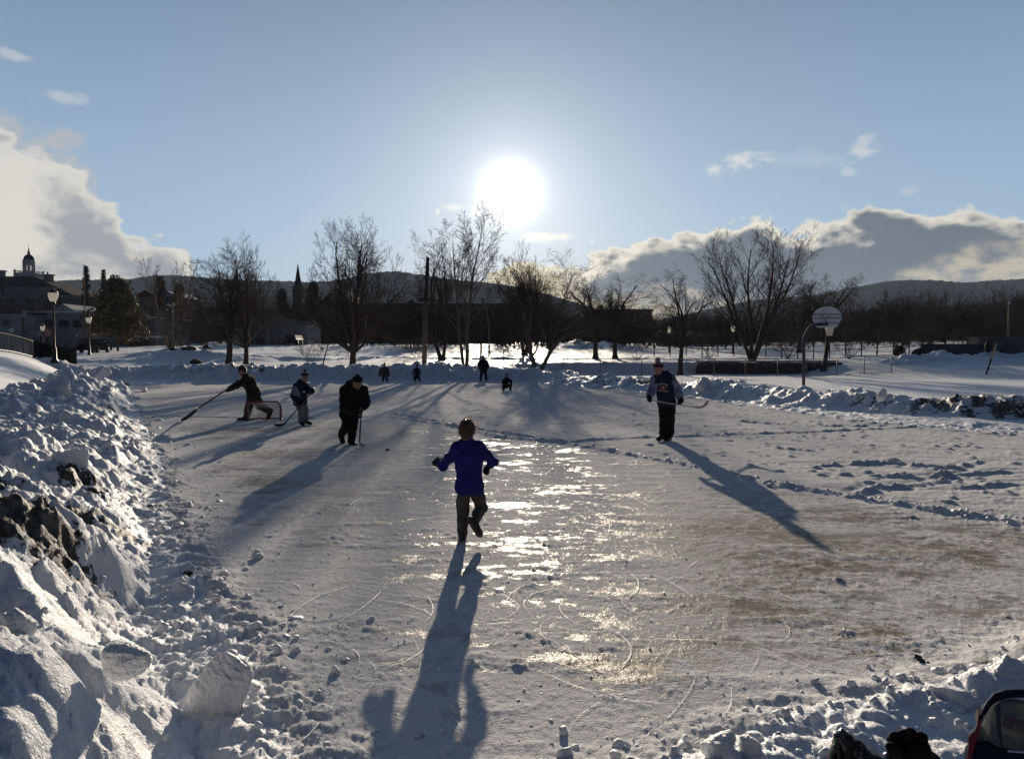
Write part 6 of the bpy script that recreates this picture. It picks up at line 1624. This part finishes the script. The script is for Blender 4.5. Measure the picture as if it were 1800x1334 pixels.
# ---- gear left at the near edge of the ice
def gear():
    Y = 2.98
    # black leather boot lying with its opening to the left
    ML = mat("glossy_leather", (0.012, 0.011, 0.010), .22, .25, 12, bump=.45, bscale=26, spec=.6, dist=.02)
    P = lambda px, py, dy=0: np.array(at(px, py, Y + dy))
    S = SDF(.0045); a = P(1484, 1297); b = P(1494, 1325); c = P(1520, 1345); d = P(1560, 1348)
    S.chain([P(1477, 1288), P(1483, 1305), P(1496, 1330), P(1524, 1350), P(1566, 1356)], [.014, .034, .052, .062, .050], .04)
    S.chain([P(1475, 1300, -.03), P(1476, 1340, -.04)], [.014, .045], .04).chain([P(1566, 1350), P(1610, 1362, -.02)], [.048, .036], .04)
    S.ell(P(1479, 1316, -.075), (.016, .05, .055), None, .012, sub=True).wrinkle(.006, .06, 2)
    t = empty('leather_boot', P(1500, 1340), 'glossy black leather boot lying open at the bottom edge of the picture', 'boot')
    link('upper', S.mesh('upper'), ML, t)
    S = SDF(.004); S.chain([P(1476.5, 1290, -.02), P(1474, 1312, -.05), P(1475, 1340, -.06)], [.005, .006, .007], .004); link('cuff_seam', S.mesh('cuff_seam'), M_BOOTB, t)
    S = SDF(.004)
    for i in range(5):
        u = i / 4; S.cone(P(1493 + 40 * u, 1303 + 27 * u, -.035), P(1500 + 40 * u, 1300 + 28 * u, .03), .004, .004, .003)
    link('laces', S.mesh('laces'), M_BOOTB, t)
    # black padded glove standing beside it, fingers up
    t = empty('padded_glove', P(1605, 1330), 'matt black padded glove lying palm down between the leather boot and the sports bag', 'glove')
    S = SDF(.0045)
    S.chain([P(1600, 1350), P(1606, 1318)], [.078, .062], .04).cone(P(1590, 1340, .02), P(1632, 1345, .02), .06, .055, .04)
    link('palm', S.mesh('palm'), M_BLACK, t)
    for pts, r in (([(1580, 1318), (1574, 1303), (1570, 1293)], .021), ([(1592, 1310), (1588, 1296), (1588, 1289)], .022), ([(1606, 1308), (1601, 1292), (1599, 1286.5)], .023), ([(1620, 1314), (1618, 1299), (1617, 1293)], .022)):
        S = SDF(.004); S.chain([P(*pts[0]), P(*pts[1], -.01), P(*pts[2], -.03)], [r, r, r * .85], .012).wrinkle(.003, .03, 5); link('finger', S.mesh('finger'), M_BLACK, t)
    S = SDF(.004); S.chain([P(1588, 1332, -.05), P(1571, 1318, -.06), P(1564, 1311, -.07)], [.024, .022, .016], .012); link('thumb', S.mesh('thumb'), M_BLACK, t)
gear()

def bag():
    """sports bag: red sides, dark blue body, a mesh end pocket"""
    Y = 2.66; P = lambda px, py, dy=0: at(px, py, Y + dy + max(-40, 1334 - py) * .0017)
    t = empty('sports_bag', P(1760, 1330), 'dark blue and red sports bag with grey mesh end pocket at the bottom right corner', 'bag')
    MN = cloth("bag_navy", (0.012, 0.020, 0.042), bump=.3, bs=120); MR = mat("red_vinyl", (0.34, 0.020, 0.018), .35, .12, 9, spec=.5, bump=.25, bscale=14)
    # end panel outline, then the body behind it
    out = [(1697, 1400), (1703, 1345), (1707, 1312), (1716, 1285), (1727, 1257), (1738, 1236), (1750, 1224), (1768, 1219), (1790, 1218), (1830, 1220), (1858, 1232), (1872, 1262), (1884, 1310), (1892, 1400)]
    S = SDF(.012)
    O = [np.array(P(*q, .10)) for q in out]; cen = np.mean(O, 0)
    for q in O:
        i = lerp(q, cen, .40); S.cone(i + np.array((.02, .02, -.05)), i + np.array((.06, .06, -.22)), .045, .05, .05)
        S.cone(lerp(q, cen, .6) + np.array((.02, .02, -.06)), lerp(q, cen, .6) + np.array((.06, .06, -.22)), .05, .06, .06)
    S.wrinkle(.012, .14, 4); link('body', S.mesh('body'), MN, t)
    rim = [P(x, y, .02) for x, y in out]
    MB().tube(rim[4:12], .011, 8, rs=[.006, .010, .014, .016, .016, .016, .014, .01]).build('piping', MN, t)
    # red side panel seen edge-on at the left
    side = [(1695, 1400), (1701, 1330), (1704, 1297), (1706, 1290), (1714, 1287), (1719, 1268), (1724, 1262), (1720, 1290), (1711, 1312), (1706, 1345), (1706, 1400)]
    MB().prism([P(x, y, -.025) for x, y in side], (.015, .03, -.05)).build('side_panel', MR, t)
    MB().prism([P(x, y, .03) for x, y in ((1720, 1256), (1730, 1256), (1724, 1268), (1718, 1272))], (.02, .05, 0)).build('strap_loop', M_BLACK, t)
    MB().prism([P(x, y, .02) for x, y in ((1741, 1222), (1757, 1214), (1761, 1219), (1748, 1227), (1741, 1236))], (.03, .02, -.03)).build('handle_tab', mat("grey_blue_webbing", (0.10, 0.14, 0.20), .7, .1, 20), t)
    # what shows through the mesh: a folded card, a red label, two pale curved pads
    def flat(name, pts, dy, m, th=.004): return MB().prism([P(x, y, dy) for x, y in pts], (0, th, 0)).build(name, m, t)
    flat('inner_card', [(1714, 1304), (1735, 1258), (1752, 1236), (1850, 1236), (1872, 1300), (1872, 1330), (1790, 1320), (1740, 1304)], .012, translucent('olive_card', (0.33, 0.36, 0.29), .45))
    flat('pad', [(1727, 1303), (1737, 1293), (1752, 1288), (1759, 1290), (1763, 1317), (1755, 1318), (1745, 1308)], .004, translucent('tan_pad', (0.70, 0.60, 0.36), .35))
    flat('pad', [(1759, 1290), (1776, 1293), (1788, 1305), (1796, 1320), (1778, 1318), (1767, 1309)], .002, translucent('tan_pad', (0.70, 0.60, 0.36), .35))
    lab = flat('label', [(1762, 1277), (1767, 1257), (1800, 1266), (1845, 1276), (1845, 1300), (1790, 1285)], .000, translucent('dull_red_label', (0.55, 0.07, 0.07), .35))
    for i, ch in enumerate('NOVA'):
        cu = bpy.data.curves.new('t', 'FONT'); cu.body = ch; cu.size = .034; cu.extrude = .0008; o = bpy.data.objects.new('t', cu); COL.objects.link(o); bpy.context.view_layer.update()
        me = bpy.data.meshes.new_from_object(o); bpy.data.objects.remove(o); p = P(1779 + i * 12, 1284 + i * 3.4, -.006)
        me.transform(Matrix.Translation(p) @ Matrix.Rotation(math.radians(12), 4, 'Y') @ Matrix.Rotation(math.radians(90), 4, 'X')); link('lettering', me, mat("faded_print", (0.32, 0.20, 0.18), .8), lab)
    flat('lower_flap', [(1705, 1320), (1716, 1306), (1738, 1304), (1752, 1313), (1772, 1320), (1900, 1330), (1900, 1410), (1700, 1410)], -.004, MN, .03)
    flat('flap_edge', [(1711, 1311), (1718, 1305), (1739, 1303), (1753, 1312), (1774, 1319), (1773, 1321), (1751, 1315.5), (1738, 1306.5), (1718, 1308)], -.010, M_BLACK, .006)
    flat('white_trim', [(1772, 1319), (1900, 1328), (1900, 1330), (1772, 1321.5)], -.012, M_TAPE, .004)
    # the mesh itself: fine crossed threads
    S0, S1 = [], []
    mo = [(1710, 1306), (1722, 1281), (1732, 1258), (1744, 1239), (1755, 1232), (1790, 1230), (1850, 1232), (1866, 1262), (1876, 1328), (1774, 1320), (1752, 1312), (1738, 1304)]
    xs = np.array([q[0] for q in mo]); ys = np.array([q[1] for q in mo])
    for k in np.arange(1700, 1880, 1.55):
        cr = []
        for (x0, y0), (x1, y1) in zip(mo, mo[1:] + mo[:1]):
            if (x0 - k) * (x1 - k) < 0: cr.append(y0 + (y1 - y0) * (k - x0) / (x1 - x0))
        cr.sort()
        if len(cr) >= 2: S0.append(P(k, cr[0], -.004)); S1.append(P(k, cr[-1], -.004))
    for k in np.arange(1228, 1332, 1.55):
        cr = []
        for (x0, y0), (x1, y1) in zip(mo, mo[1:] + mo[:1]):
            if (y0 - k) * (y1 - k) < 0: cr.append(x0 + (x1 - x0) * (k - y0) / (y1 - y0))
        cr.sort()
        if len(cr) >= 2: S0.append(P(cr[0], k, -.005)); S1.append(P(cr[-1], k, -.005))
    V, Q = tubes_np([tuple(p) for p in S0], [tuple(p) for p in S1], np.full(len(S0), .00042), np.full(len(S0), .00042), 4); link('mesh_pocket', mesh_np('mesh_pocket', V, Q), mat("grey_mesh", (0.27, 0.275, 0.26), .6, .1, 9), t)
    flat('frame_strip', [(1750, 1238), (1758, 1232), (1760, 1290), (1765, 1318), (1758, 1300), (1753, 1280)], -.009, mat("grey_strip", (0.05, 0.05, 0.052), .7, .1, 9), .003)
bag()
